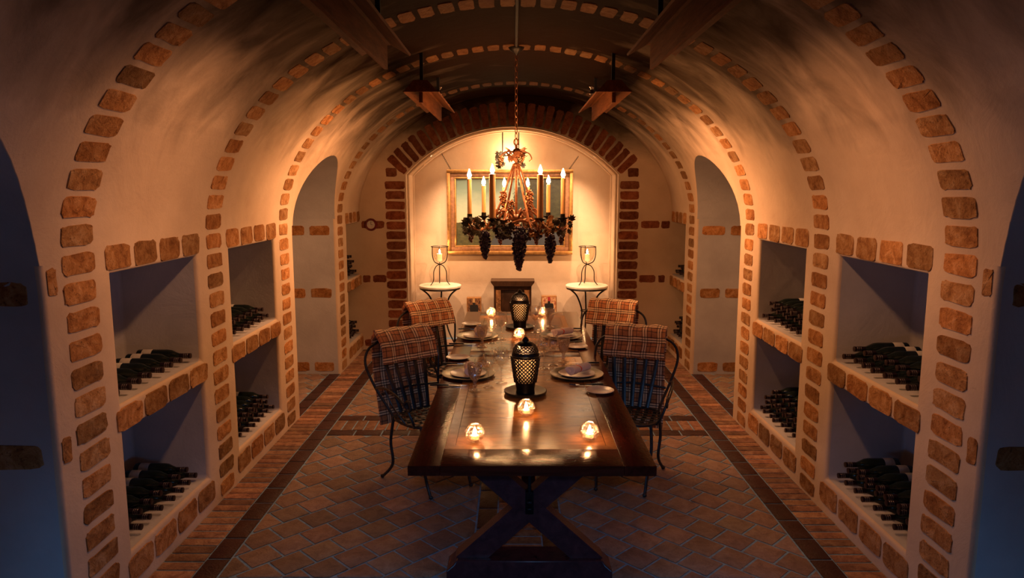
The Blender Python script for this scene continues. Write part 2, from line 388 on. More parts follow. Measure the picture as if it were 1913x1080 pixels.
# ------------------------------------------------------------------ the vaulted room
CX, A, B, ZS = 0.02, 1.84, 1.37, 1.62
XL, XR = CX - A, CX + A
Y0, YE = -1.0, 8.4
OUT = 1.2
PASS = [(1.20, 2.71), (5.84, 7.25)]
BAYS = [(3.18, 4.05), (4.52, 5.38), (7.72, YE)]
NZ = [(0.20, 0.79), (0.92, 1.535)]
NDEPTH = 0.46
def apply_bool(obj, cutters, bevel=0.0):
    for c in cutters:
        m = obj.modifiers.new('cut', 'BOOLEAN'); m.operation = 'DIFFERENCE'; m.object = c; m.solver = 'EXACT'
    dg = bpy.context.evaluated_depsgraph_get(); dg.update()
    me = bpy.data.meshes.new_from_object(obj.evaluated_get(dg), depsgraph=dg)
    obj.modifiers.clear(); obj.data = me
    if bevel:
        bm = bmesh.new(); bm.from_mesh(me); bmesh.ops.remove_doubles(bm, verts=bm.verts[:], dist=0.0003)
        bmesh.ops.dissolve_limit(bm, angle_limit=0.01, verts=bm.verts[:], edges=bm.edges[:])
        def inside(v): return Y0+0.01 < v.co.y < YE+0.002 and XL-OUT+0.25 < v.co.x < XR+OUT-0.25 and v.co.z > 0.0
        es = [e for e in bm.edges if len(e.link_faces) == 2 and e.calc_face_angle(0) > math.radians(50) and (inside(e.verts[0]) or inside(e.verts[1]))
              and not (abs(e.verts[0].co.z-ZS) < 0.002 and abs(e.verts[1].co.z-ZS) < 0.002) and not (e.verts[0].co.y > YE-0.01 and e.verts[1].co.y > YE-0.01)]
        bmesh.ops.bevel(bm, geom=es, offset=bevel, segments=3, affect='EDGES', profile=0.5, clamp_overlap=True)
        bm.to_mesh(me); bm.free()
    finish(me, True, 40)
def cutter(fn):
    b = MB(); fn(b); o = b.build('cutter', 'plaster', smooth=False); return o
def arch_poly(y0, y1, spring, rise, n=24):
    c = (y0+y1)/2; h = (y1-y0)/2
    return [(y0, -0.3), (y1, -0.3)] + [(c+h*math.cos(PI*k/n), spring+rise*math.sin(PI*k/n)) for k in range(n+1)]
cut_pass = {-1: [], 1: []}; cut_niche = {-1: [], 1: []}
for s in (-1, 1):
    for (a, b) in PASS:
        q = 0.08 if a > 3 else -0.2
        xa, xb = (XL-OUT+q, -1.0) if s < 0 else (1.0, XR+OUT-q)
        cut_pass[s].append(cutter(lambda m, a=a, b=b, xa=xa, xb=xb: m.prism(arch_poly(a, b, 1.52, 0.70), xa, xb, 'x')))
    for (a, b) in BAYS:
        for (z0, z1) in NZ:
            bb = b if b < YE else b + 0.3
            cut_niche[s].append(cutter(lambda m, a=a, bb=bb, z0=z0, z1=z1, s=s: m.box(XL-NDEPTH, XL+0.3, a, bb, z0, z1) if s < 0 else m.box(XR-0.3, XR+NDEPTH, a, bb, z0, z1)))
m = MB(); m.box(XL-OUT, XL, Y0, YE, -0.05, ZS); wl = m.build('wall_left', ['plaster_low'], smooth=False)
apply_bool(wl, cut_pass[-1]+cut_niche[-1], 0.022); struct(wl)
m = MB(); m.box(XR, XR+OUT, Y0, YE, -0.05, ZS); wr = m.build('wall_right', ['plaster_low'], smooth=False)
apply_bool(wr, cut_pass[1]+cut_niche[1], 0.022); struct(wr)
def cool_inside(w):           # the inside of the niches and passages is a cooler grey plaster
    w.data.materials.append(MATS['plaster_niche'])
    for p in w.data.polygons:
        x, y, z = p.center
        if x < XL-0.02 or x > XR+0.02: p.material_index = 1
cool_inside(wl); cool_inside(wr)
m = MB(); NV = 72
pts = [(XL-OUT, ZS), (XL, ZS)] + [(CX-A*math.cos(PI*k/NV), ZS+B*math.sin(PI*k/NV)) for k in range(1, NV)] + [(XR, ZS), (XR+OUT, ZS), (XR+OUT, 3.4), (XL-OUT, 3.4)]
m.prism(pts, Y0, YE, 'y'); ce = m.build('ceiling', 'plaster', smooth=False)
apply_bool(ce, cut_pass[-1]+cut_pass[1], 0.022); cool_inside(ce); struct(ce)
for l in list(cut_pass.values())+list(cut_niche.values()):
    for c in l: bpy.data.objects.remove(c)

# end wall with the arched alcove
AC, AH, ASP, ART = -0.02, 1.245, 2.09, 2.635
RISE = ART-ASP; AR = (AH*AH+RISE*RISE)/(2*RISE); AZ = ART-AR; AA = math.asin(AH/AR)
YB = 9.12
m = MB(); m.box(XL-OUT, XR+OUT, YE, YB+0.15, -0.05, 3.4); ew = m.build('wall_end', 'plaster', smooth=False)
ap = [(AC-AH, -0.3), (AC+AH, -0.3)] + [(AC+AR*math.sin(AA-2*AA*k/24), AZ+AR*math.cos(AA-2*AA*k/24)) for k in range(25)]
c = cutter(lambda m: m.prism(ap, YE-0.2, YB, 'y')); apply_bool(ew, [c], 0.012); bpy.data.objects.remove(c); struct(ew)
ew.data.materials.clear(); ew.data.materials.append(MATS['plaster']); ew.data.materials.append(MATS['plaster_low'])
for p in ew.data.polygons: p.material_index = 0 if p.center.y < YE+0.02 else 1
# thin moulded plaster edge inside the alcove opening
m = MB()
def alc(off): return [(AC-AH+off, 0.0)] + [(AC+(AR-off)*math.sin(-AA+2*AA*k/24)*1.0, AZ+(AR-off)*math.cos(-AA+2*AA*k/24)) for k in range(25)] + [(AC+AH-off, 0.0)]
for off, yy, r in ((0.012, 8.52, 0.014), (0.010, 8.98, 0.012)):
    m.tube([(x, yy, z) for x, z in alc(off)], r, 6)
struct(m.build('trim_9', 'plaster_low'))
# wall behind the camera
m = MB(); m.box(XL-OUT, XR+OUT, Y0-0.15, Y0, -0.05, 3.4); wb = m.build('wall_back', 'plaster_low', smooth=False)
struct(wb)

# bricks set in the plaster
def brick(m, fn, s0, s1, t0, t1, hgt=0.007, jit=0.004, round_=0.28):
    hgt *= 0.5
    """fn(s,t,h)->xyz ; rounded irregular brick face"""
    cs, ct, hs, ht = (s0+s1)/2, (t0+t1)/2, (s1-s0)/2, (t1-t0)/2
    g = random.uniform(0.62, 1.18); r = random.uniform(0.9, 1.1); m.t = (g*r, g, g/r)
    n = 20; k = 2/(round_*2.2+0.001)
    outl = []
    for i in range(n):
        a = 2*PI*(i+0.5)/n; ca, sa = math.cos(a), math.sin(a)
        p = 2/6.0
        outl.append((hs*math.copysign(abs(ca)**p, ca)+random.uniform(-jit, jit), ht*math.copysign(abs(sa)**p, sa)+random.uniform(-jit, jit)))
    vs = []
    for sc, h in ((1.0, -0.004), (0.95, hgt), (0.62, hgt*random.uniform(0.6, 1.5))):
        vs += [fn(cs+u*sc, ct+v*sc, h+random.uniform(-0.0015, 0.0015)) for u, v in outl]
    vs.append(fn(cs, ct, hgt*random.uniform(0.6, 1.6)))
    fs = []
    for q in range(2):
        fs += [(q*n+i, q*n+(i+1) % n, (q+1)*n+(i+1) % n, (q+1)*n+i) for i in range(n)]
    fs += [(2*n+i, 2*n+(i+1) % n, 3*n) for i in range(n)]
    m.add(vs, fs); m.t = (1, 1, 1)
# profile table : arc length along wall + vault
PROF = [(XL, z*0.1, 1, 0) for z in range(0, 16)]
for k in range(0, 241):
    a = PI*k/240; x = CX-A*math.cos(a); z = ZS+B*math.sin(a); nx, nz = math.cos(a)/A, -math.sin(a)/B
    l = math.hypot(nx, nz); PROF.append((x, z, nx/l, nz/l))
PROF += [(XR, 1.5-z*0.1, -1, 0) for z in range(0, 16)]
ARC = [0]
for i in range(1, len(PROF)): ARC.append(ARC[-1]+math.hypot(PROF[i][0]-PROF[i-1][0], PROF[i][1]-PROF[i-1][1]))
import bisect
def prof(t):
    t = min(max(t, 0.0001), ARC[-1]-0.0001); i = bisect.bisect_right(ARC, t)-1; f = (t-ARC[i])/(ARC[i+1]-ARC[i])
    a, b = PROF[i], PROF[i+1]; return [a[q]+(b[q]-a[q])*f for q in range(4)]
def ribfn(s, t, h):
    x, z, nx, nz = prof(t); return (x+nx*h, s, z+nz*h)
TOT = ARC[-1]
for i, (ya, yb, pitch) in enumerate([(2.83, 3.06, 0.118), (4.18, 4.40, 0.118), (5.50, 5.71, 0.118), (7.33, 7.54, 0.118)]):
    m = MB(); n = round(TOT/pitch); p = TOT/n
    for k in range(n):
        brick(m, ribfn, ya+random.uniform(-.006, .006), yb+random.uniform(-.006, .006), k*p+0.015, (k+1)*p-0.013, 0.008)
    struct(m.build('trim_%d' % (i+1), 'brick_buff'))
# horizontal courses on the side walls
for side, nm in ((-1, 'trim_5'), (1, 'trim_6')):
    m = MB(); X = XL if side < 0 else XR
    fn = lambda s, t, h: (X-side*h, s, t)
    for (a, b) in BAYS:
        cnt = 4 if b < YE else 4; a0, b0 = a-0.06, min(b+0.06, YE); w = (b0-a0)/cnt
        for k in range(cnt):
            brick(m, ribfn if False else fn, a0+k*w+0.014, a0+(k+1)*w-0.014, 1.545+random.uniform(-.004, .004), 1.665)
            brick(m, fn, a0+k*w+0.008, a0+(k+1)*w-0.008, 0.795, 0.905, 0.010)
            brick(m, fn, a0+k*w+0.008, a0+(k+1)*w-0.008, 0.05, 0.175, 0.010)
    for z in (1.55, 0.86):
        brick(m, fn, 2.735, 2.795, z-0.055, z+0.055)
    for ya, yb in ((2.72, 3.12), (4.12, 4.46), (5.44, 5.80), (7.30, 7.62)):
        pass
    # courses carried across the far jambs of the passages
    for (a, b) in PASS:
        fj = lambda s, t, h, b=b: (s, b-h, t)
        zc = (1.51, 0.85, 0.09) if b < 3 else (1.50, 0.855, 0.075)
        for z in zc:
            x = 0.06
            while x < OUT-0.3:
                L = random.uniform(0.20, 0.25); xa, xb = X+side*x, X+side*(x+L)
                brick(m, fj, min(xa, xb), max(xa, xb), z-0.05, z+0.05, 0.006); x += L+0.05
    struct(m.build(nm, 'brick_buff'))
# end wall: red brick piers, arch ring and short courses
m = MB(); fe = lambda s, t, h: (s, YE-h, t)
for side in (-1, 1):
    xi = AC+side*(AH+0.012); xo = xi+side*0.235; z = 0.02
    while z < 2.0:
        brick(m, fe, min(xi, xo)+random.uniform(-.008, .008), max(xi, xo), z+0.010, z+0.108, 0.008); z += 0.118
n = 29
for k in range(n):
    a0 = -AA-0.02+(2*AA+0.04)*k/n; a1 = -AA-0.02+(2*AA+0.04)*(k+1)/n; am = (a0+a1)/2
    brick(m, lambda s, t, h: (AC+t*math.sin(s), YE-h, AZ+t*math.cos(s)), a0+0.006, a1-0.006, AR+0.015, AR+0.285+random.uniform(-.01, .01), 0.009)
for side in (-1, 1):
    xo = AC+side*(AH+0.235); brick(m, fe, min(xo, xo-side*0.13), max(xo, xo-side*0.13), ASP-0.03, ASP+0.075, 0.008)
struct(m.build('trim_7', 'brick_red'))
m = MB()
for z, L in ((1.505, ((-1.80, -1.72), (-1.69, -1.53), (1.50, 1.72), (1.74, 1.84))), (0.86, ((-1.80, -1.71), (-1.68, -1.52), (1.49, 1.69), (1.72, 1.80))), (0.08, ((-1.80, -1.62), (-1.59, -1.50), (1.50, 1.68), (1.71, 1.84)))):
    for a, b in L: brick(m, fe, a, b, z-0.045, z+0.045, 0.005)
for xs in ((XL-NDEPTH, XL-0.02), (XR+0.02, XR+NDEPTH)): pass
struct(m.build('trim_8', 'brick_red'))

# ------------------------------------------------------------------ floor
FC = 0.03
def clip(poly, x0, x1, y0, y1):
    for ax, lim, sg in ((0, x0, 1), (0, x1, -1), (1, y0, 1), (1, y1, -1)):
        out = []
        for i in range(len(poly)):
            p, q = poly[i], poly[(i+1) % len(poly)]; dp, dq = (p[ax]-lim)*sg, (q[ax]-lim)*sg
            if dp >= 0: out.append(p)
            if dp*dq < 0: f = dp/(dp-dq); out.append((p[0]+(q[0]-p[0])*f, p[1]+(q[1]-p[1])*f))
        poly = out
        if len(poly) < 3: return []
    return poly
def slab(m, poly, z=0.0, b=0.006, lo=0.55, hi=1.2):
    n = len(poly)
    if n < 3: return
    ar = abs(sum(poly[i][0]*poly[(i+1) % n][1]-poly[(i+1) % n][0]*poly[i][1] for i in range(n)))/2
    if ar < 0.0006: return
    c = (sum(p[0] for p in poly)/n, sum(p[1] for p in poly)/n); g = random.uniform(lo, hi); m.t = (g*random.uniform(.92, 1.08), g, g*random.uniform(.9, 1.1))
    k = 1-b/max(0.03, math.sqrt(ar)/2); dz = random.uniform(-0.0012, 0.0012)
    m.add([(x, y, -0.006) for x, y in poly]+[(x, y, -0.0025+dz+z) for x, y in poly]+[(c[0]+(x-c[0])*k, c[1]+(y-c[1])*k, z+dz) for x, y in poly],
          [(i, (i+1) % n, n+(i+1) % n, n+i) for i in range(n)]+[(n+i, n+(i+1) % n, 2*n+(i+1) % n, 2*n+i) for i in range(n)]+[list(range(2*n, 3*n))])
    m.t = (1, 1, 1)
m = MB(); m.box(XL-OUT, XR+OUT, Y0-1.0, YB, -0.10, -0.006); fl = struct(m.build('floor', 'grout', smooth=False))
GAP = 0.007
tiles, bricks_, glaze = MB(), MB(), MB()
def field(x0, x1, y0, y1, sgn):
    T = 0.178; g = GAP
    ux, uy = math.cos(math.radians(45)), -sgn*math.sin(math.radians(45)); vx, vy = -uy, ux
    cxm, cym = (x0+x1)/2, (y0+y1)/2; N = int((abs(x1-x0)+abs(y1-y0))/T)+3
    for j in range(-N, N):
        for i in range(-N, N):
            u0 = (i+(0.5 if j % 2 else 0))*T+0.05; v0 = j*T+0.03
            P = [(u0+g, v0+g), (u0+T-g, v0+g), (u0+T-g, v0+T-g), (u0+g, v0+T-g)]
            P = [(cxm+ux*a+vx*b, cym+uy*a+vy*b) for a, b in P]
            P = clip(P, x0+g, x1-g, y0+g, y1-g)
            if P: slab(tiles, P, 0.0, 0.006, 0.70, 1.15)
def rowx(M_, x0, x1, y0, y1, n, lo=0.5, hi=1.25, b=0.008):     # bricks split along y
    p = (y1-y0)/n
    for k in range(n): slab(M_, [(x0+.004, y0+k*p+.006), (x1-.004, y0+k*p+.006), (x1-.004, y0+(k+1)*p-.006), (x0+.004, y0+(k+1)*p-.006)], 0.0, b, lo, hi)
def rowy(M_, x0, x1, y0, y1, n, lo=0.5, hi=1.25, b=0.008):
    p = (x1-x0)/n
    for k in range(n): slab(M_, [(x0+k*p+.006, y0+.004), (x0+(k+1)*p-.006, y0+.004), (x0+(k+1)*p-.006, y1-.004), (x0+k*p+.006, y1-.004)], 0.0, b, lo, hi)
CROSS = [2.93, 5.49, 8.05]; BW = 0.24; SW = 0.125
SX = 1.51
for s in (-1, 1):
    a, b = (FC+s*(SX+SW), XL if s < 0 else XR); rowx(bricks_, min(a, b), max(a, b), Y0, YE, 112)
    a, b = FC+s*SX, FC+s*(SX+SW); rowx(glaze, min(a, b), max(a, b), Y0, YE, 42, 0.9, 1.1)
    a, b = FC+s*0.125, FC+s*(0.125+0.12)
    ys = [Y0]+[v for c in CROSS for v in (c-SW, c+BW+SW)]+[YE+0.6]
    for k in range(0, len(ys), 2):
        y0, y1 = ys[k], ys[k+1]
        if y1-y0 < 0.05: continue
        rowx(glaze, min(a, b), max(a, b), y0, y1, max(1, round((y1-y0)/0.25)), 0.9, 1.1)
        x0, x1 = FC+s*(0.245), FC+s*SX; field(min(x0, x1), max(x0, x1), y0, y1, s)
        if s > 0: rowx(bricks_, FC-0.125, FC+0.125, y0, y1, round((y1-y0)/0.085))
for c in CROSS:
    if c+BW > YE: continue
    rowy(glaze, FC-SX, FC+SX, c-SW, c, 14, 0.9, 1.1); rowy(glaze, FC-SX, FC+SX, c+BW, c+BW+SW, 14, 0.9, 1.1)
    rowy(bricks_, FC-SX, FC+SX, c, c+BW, 34)
for (a, b) in PASS:
    for s, X in ((-1, XL), (1, XR)):
        x0, x1 = X, X+s*0.12; rowx(glaze, min(x0, x1), max(x0, x1), a, b, 6, 0.9, 1.1)
        x0, x1 = X+s*0.12, X+s*(OUT-0.1); field(min(x0, x1), max(x0, x1), a, b, s)
tiles.build('field_tiles', 'floor_tile', fl); bricks_.build('floor_bricks', 'floor_brick', fl); glaze.build('glazed_bands', 'floor_glaze', fl)

# ------------------------------------------------------------------ long dining table
TX, TW, TY0, TY1, TZ = 0.077, 0.525, 2.85, 6.67, 0.76
tb = empty('dining_table', (TX, TY0, 0), 0, 'long dark red wooden trestle table with paler inlaid top in the cellar middle', 'table')
L = TY1-TY0; bw = 0.137; fw = 0.20
def tloc(m): return m
m = MB(); m.box(-TW, -TW+bw, 0, L, TZ-0.045, TZ, 0.004); m.box(TW-bw, TW, 0, L, TZ-0.045, TZ, 0.004)
m.mi = 1; m.box(-TW+bw, TW-bw, 0, fw, TZ-0.045, TZ, 0.004); m.box(-TW+bw, TW-bw, L-fw, L, TZ-0.045, TZ, 0.004)
m.box(-TW+bw, TW-bw, 1.98, 2.16, TZ-0.045, TZ, 0.003)
m.build('table_border', ['mahogany', 'mahogany_cross'], tb)['label'] = 'dark glossy mahogany border planks'
m = MB()
for (a, b) in ((fw, 1.98), (2.16, L-fw)):
    x0, x1 = -TW+bw, TW-bw; m.mi = 1; e = 0.045
    m.box(x0, x1, a, a+e, TZ-0.04, TZ-0.001); m.box(x0, x1, b-e, b, TZ-0.04, TZ-0.001)
    m.box(x0, x0+e, a+e, b-e, TZ-0.04, TZ-0.001); m.box(x1-e, x1, a+e, b-e, TZ-0.04, TZ-0.001)
    m.mi = 0; m.box(x0+e+.002, x1-e-.002, a+e+.002, b-e-.002, TZ-0.04, TZ-0.0015)
m.build('inlaid_panel', ['inlay_wood', 'inlay_band'], tb, smooth=False)['label'] = 'lighter figured wood panel'
m = MB(); m.box(-0.40, 0.40, 0.30, L-0.30, TZ-0.10, TZ-0.045, 0.004); m.build('apron', 'trestle_wood', tb)
for y in (0.50, L-0.62):
    tr = MB(); 
    tr.prism([(-0.41, 0), (0.41, 0), (0.41, 0.045), (0.375, 0.075), (0.36, 0.10), (-0.36, 0.10), (-0.375, 0.075), (-0.41, 0.045)], y-0.075, y+0.075, 'y')
    tp = MB(); tp.prism([(-0.40, TZ-0.10), (-0.40, TZ-0.045), (0.40, TZ-0.045), (0.40, TZ-0.10), (0.36, TZ-0.14), (-0.36, TZ-0.14)], y-0.06, y+0.06, 'y')
    r = tr.build('trestle_foot', 'trestle_wood', tb); tp.build('trestle_head', 'trestle_wood', tb)
    md = r.modifiers.new('b', 'BEVEL'); md.width = 0.006; md.segments = 2
    for s in (-1, 1):
        q = MB(); w = 0.055; x0, x1, z0, z1 = -0.285*s, 0.285*s, 0.10, TZ-0.14
        ln = math.hypot(x1-x0, z1-z0); ex = w*ln/abs(z1-z0)
        off = 0.002*s
        q.prism([(x0-ex, z0), (x0+ex, z0), (x1+ex, z1), (x1-ex, z1)], y-0.045+off, y+0.045+off, 'y')
        q.build('cross_brace', 'trestle_wood', r)
m = MB(); m.box(-0.035, 0.035, 0.56, L-0.68, 0.32, 0.42, 0.005); m.build('stretcher', 'trestle_wood', tb)
m = MB(); m.box(-0.020, 0.020, 0.438, 0.455, 0.335, 0.45, 0.003); m.lathe([(0.008, 0), (0.008, 0.20)], 8, (0, 0.446, 0.44)); m.ball((0, 0.432, 0.40), 0.014); m.ball((0, 0.432, 0.365), 0.012)
m.build('bolt_plate', 'black_iron', tb)['label'] = 'black iron bolt plate'

# ------------------------------------------------------------------ chairs and blankets
def make_chair():
    r = empty('dining_chair'); r['category'] = 'chair'
    ir = 'chair_iron'
    m = MB(); pts = []
    for k in range(28):
        a = 2*PI*k/28; pts.append((0.215*math.copysign(abs(math.cos(a))**0.75, math.cos(a)), 0.205*math.copysign(abs(math.sin(a))**0.75, math.sin(a)), 0.445))
    m.tube(pts, 0.009, 8, True)
    for i in range(7):
        x = -0.165+0.055*i; yy = 0.205*(1-(abs(x)/0.215)**2.6)**0.5; z = 0.448
        m.tube([(x, -yy, z), (x, 0, z-0.008), (x, yy, z)], 0.013, 6, flat=(1, 0.18), up=(0, 0, 1))
        y = -0.16+0.053*i; xx = 0.215*(1-(abs(y)/0.205)**2.6)**0.5
        m.tube([(-xx, y, z+0.004), (0, y, z-0.003), (xx, y, z+0.004)], 0.013, 6, flat=(1, 0.18), up=(0, 0, 1))
    m.build('seat', ir, r)
    for s in (-1, 1):
        m = MB(); m.tube(smoothpath([(s*0.175, 0.165, 0.445), (s*0.185, 0.20, 0.30), (s*0.165, 0.185, 0.14), (s*0.155, 0.225, 0.012)]), 0.010); m.ball((s*0.155, 0.23, 0.012), 0.014)
        m.build('leg', ir, r)
        m = MB(); m.tube(smoothpath([(s*0.185, -0.15, 0.445), (s*0.20, -0.17, 0.28), (s*0.19, -0.17, 0.12), (s*0.215, -0.26, 0.012)]), 0.010); m.ball((s*0.215, -0.265, 0.012), 0.014)
        m.build('leg', ir, r)
    # back frame: wide bow each side under a flat top rail
    m = MB()
    for s in (-1, 1):
        m.tube(smoothpath([(s*0.17, -0.345, 0.915), (s*0.255, -0.345, 0.865), (s*0.285, -0.325, 0.77), (s*0.245, -0.27, 0.62), (s*0.20, -0.20, 0.50), (s*0.185, -0.16, 0.445)]), 0.009)
    m.tube(smoothpath([(-0.17, -0.345, 0.915), (0, -0.355, 0.935), (0.17, -0.345, 0.915)]), 0.009)
    m.build('back_frame', ir, r)
    for i in range(5):
        x = -0.13+0.065*i; m = MB()
        m.tube(smoothpath([(x*1.1, -0.335, 0.92), (x*1.15, -0.305, 0.78), (x*1.0, -0.245, 0.62), (x*0.8, -0.185, 0.452)]), 0.014, 6, flat=(1, 0.2), up=(0, 1, 0.2))
        m.build('back_slat', ir, r)
    m = MB(); m.tube(smoothpath([(-0.22, -0.235, 0.585), (0, -0.245, 0.60), (0.22, -0.235, 0.585)]), 0.008); m.build('back_rail', ir, r)
    for s in (-1, 1):
        m = MB()
        m.tube(smoothpath([(s*0.245, -0.27, 0.62), (s*0.275, -0.12, 0.66), (s*0.285, 0.03, 0.655), (s*0.27, 0.13, 0.60), (s*0.235, 0.16, 0.50), (s*0.205, 0.13, 0.445)]), 0.008)
        sp = [(s*0.272, 0.13+0.045-0.045*math.cos(a)*(1-a/9), 0.60+0.045*math.sin(a)*(1-a/9)) for a in [k*0.35 for k in range(18)]]
        m.tube(sp, 0.007)
        m.tube(smoothpath([(s*0.275, -0.10, 0.655), (s*0.25, -0.06, 0.56), (s*0.235, 0.0, 0.50), (s*0.21, 0.04, 0.447)]), 0.006)
        m.build('arm', ir, r)
    return r
def make_blanket(chair, hw=0.205, rear=0.48, front=0.17, lab=''):
    # folded wool blanket over the top rail, built in the chair's own frame
    yr = -0.345; zr = 0.945
    path = []   # centre line from front hem over rail to rear hem
    fr = smoothpath([(yr+0.105, zr-0.165), (yr+0.085, zr-0.09), (yr+0.045, zr+0.0), (yr+0.0, zr+0.022), (yr-0.040, zr-0.01), (yr-0.055, zr-0.10), (yr-0.045, zr-0.26), (yr-0.02, zr-0.45)], 6)
    fr = [Vector((0, p[0], p[1])) if len(p) == 2 else p for p in fr]
    return fr
def blanket_path(rear):
    yr, zr = -0.345, 0.945
    P = [(0, yr+0.120, zr-0.165), (0, yr+0.095, zr-0.09), (0, yr+0.05, zr-0.002), (0, yr+0.0, zr+0.024), (0, yr-0.038, zr-0.005), (0, yr-0.045, zr-0.10), (0, yr-0.015, zr-0.10-rear*0.45), (0, yr+0.045, zr-0.10-rear*0.95)]
    return smoothpath(P, 6)
def blanket(chair, hw, rear, label, skew=0.0):
    r = empty('plaid_blanket', chair.location, chair.rotation_euler[2], label, 'blanket')
    path = blanket_path(rear); n = len(path); cum = [0]
    for i in range(1, n): cum.append(cum[-1]+(path[i]-path[i-1]).length)
    nu = 16
    def sheet(name, i0, i1, lift, th, hw2):
        m = MB(); uvs = []
        for j in range(i0, i1):
            p = path[j]; d = (path[min(n-1, j+1)]-path[max(0, j-1)]).normalized(); nr = Vector((0, -d.z, d.y))
            if nr.z < 0 and j < 20: nr = -nr
            for i in range(nu+1):
                u = -1+2*i/nu; wob = 0.004*math.sin(u*7+j*0.35)+0.003*math.sin(u*13-j*0.5)
                q = p+nr*(lift+wob)
                m.v.append((u*hw2+skew*cum[j]+0.003*math.sin(j*0.6), q.y, q.z)); uvs.append((u*hw2+0.3, cum[j]+0.013))
        N = i1-i0
        for j in range(N-1):
            for i in range(nu):
                m.f.append([j*(nu+1)+i, j*(nu+1)+i+1, (j+1)*(nu+1)+i+1, (j+1)*(nu+1)+i]); m.m.append(0); m.tint[len(m.f)-1] = (1, 1, 1)
        o = m.build(name, 'plaid', r, angle=80, uvf=lambda vi: uvs[vi]); md = o.modifiers.new('s', 'SOLIDIFY'); md.thickness = th; md.offset = 0
        b = o.modifiers.new('b', 'BEVEL'); b.width = th*0.45; b.segments = 3; b.limit_method = 'ANGLE'; b.angle_limit = 1.0
        return o
    sheet('folded_flap', 0, 27, 0.010, 0.024, hw)
    sheet('hanging_panel', 22, n, -0.006, 0.010, hw*0.97)
    return r
ch0 = make_chair()
CH = [((-0.545, 4.47), -50, 'dark wrought iron chair at the near left of the table, turned toward the camera'),
      ((-0.525, 5.66), -50, 'dark wrought iron chair at the far left of the table, near the left side table'),
      ((0.745, 4.50), -108, 'dark wrought iron chair at the near right of the table, back squarely facing the room'),
      ((0.71, 5.66), -115, 'dark wrought iron chair at the far right of the table, behind another blanket-draped chair')]
BL = ['orange and black plaid wool blanket folded over the near left iron chair back',
      'orange and black plaid blanket on the far left chair back, nearest the left side table',
      'orange and black plaid wool blanket folded over the near right iron chair back',
      'orange and black plaid blanket on the far right chair back, behind the nearer one']
for i, ((x, y), ang, lab) in enumerate(CH):
    c = ch0 if i == 0 else copy_tree(ch0)
    c.location = (x, y, 0); c.rotation_euler = (0, 0, math.radians(ang-90)); c['label'] = lab; c['group'] = 'wrought iron chairs around the table'
    b = blanket(c, 0.205, [0.52, 0.45, 0.60, 0.5][i], BL[i], 0.0); b['group'] = 'plaid blankets on the chair backs'

# ------------------------------------------------------------------ table settings
def revolve(m, prof, n=28, th=0.0): m.lathe(prof, n)
def make_charger():
    r = empty('place_plate'); m = MB()
    m.lathe([(0.001, 0.002), (0.10, 0.002), (0.115, 0.004), (0.135, 0.012), (0.165, 0.016), (0.168, 0.014), (0.165, 0.010), (0.13, 0.005), (0.10, 0.0), (0.001, 0.0)], 40)
    m.build('charger_rim', 'pewter', r)['label'] = 'dull pewter rim'
    m = MB(); m.lathe([(0.001, 0.008), (0.075, 0.008), (0.085, 0.011), (0.112, 0.018), (0.114, 0.016), (0.09, 0.006), (0.075, 0.003), (0.001, 0.003)], 40)
    m.build('dinner_plate', 'china', r)['label'] = 'pale china plate centre'
    return r
def make_napkin():
    m = MB(); n = 9; vs = []
    ring = []
    N = 22; LV = 14; uvs = []
    for j in range(LV+1):
        v = j/LV; y = -0.085+0.17*v; pin = 1-0.16*math.exp(-((v-0.42)/0.06)**2)+0.12*(1-v)
        for k in range(N):
            a = 2*PI*k/N; rr = 0.027*pin*(1+0.06*math.sin(3*a+v*3))
            m.v.append((rr*1.25*math.cos(a), y+0.006*math.sin(a*2), 0.026+rr*0.9*math.sin(a))); uvs.append((k/N, v))
    for j in range(LV):
        for k in range(N):
            m.f.append([j*N+k, j*N+(k+1) % N, (j+1)*N+(k+1) % N, (j+1)*N+k]); m.m.append(0); m.tint[len(m.f)-1] = (1, 1, 1)
    # spiral folded ends
    for y, d in ((-0.085, -1), (0.085, 1)):
        sp = [((0.030*(1-0.05*a))*1.2*math.cos(a)*0.9, y+d*0.001, 0.026+(0.030*(1-0.05*a))*0.85*math.sin(a)) for a in [q*0.45 for q in range(34)]]
        o = len(m.v); m.tube(sp, 0.0022, 5); uvs += [(0, 0.1)]*(len(m.v)-o)
    # end caps slightly recessed
    for j, d in ((0, 0.006), (LV, -0.006)):
        base = j*N; o = len(m.v); m.v.append((0, m.v[base][1]+d, 0.026)); uvs.append((0, 0))
        for k in range(N): m.f.append([base+k, base+(k+1) % N, o]); m.m.append(0); m.tint[len(m.f)-1] = (1, 1, 1)
    return m, uvs
def make_bread():
    r = empty('bread_plate'); m = MB()
    m.lathe([(0.001, 0.003), (0.045, 0.003), (0.055, 0.006), (0.080, 0.014), (0.082, 0.012), (0.06, 0.002), (0.045, 0.0), (0.001, 0.0)], 32)
    o = m.build('bread_plate', 'china'); return o
def make_knife():
    r = empty('table_knife'); m = MB()
    m.tube([(0, -0.11, 0.008), (0, -0.06, 0.009), (0, 0.0, 0.007)], [0.008, 0.009, 0.006], 8, flat=(1, 0.7), up=(0, 0, 1)); m.build('handle', 'black_handle', r)['label'] = 'black handle'
    m = MB(); m.prism([(-0.006, 0.0), (0.007, 0.0), (0.009, 0.07), (0.002, 0.115), (-0.006, 0.10)], 0.004, 0.0065, 'z'); m.build('blade', 'steel', r); return r
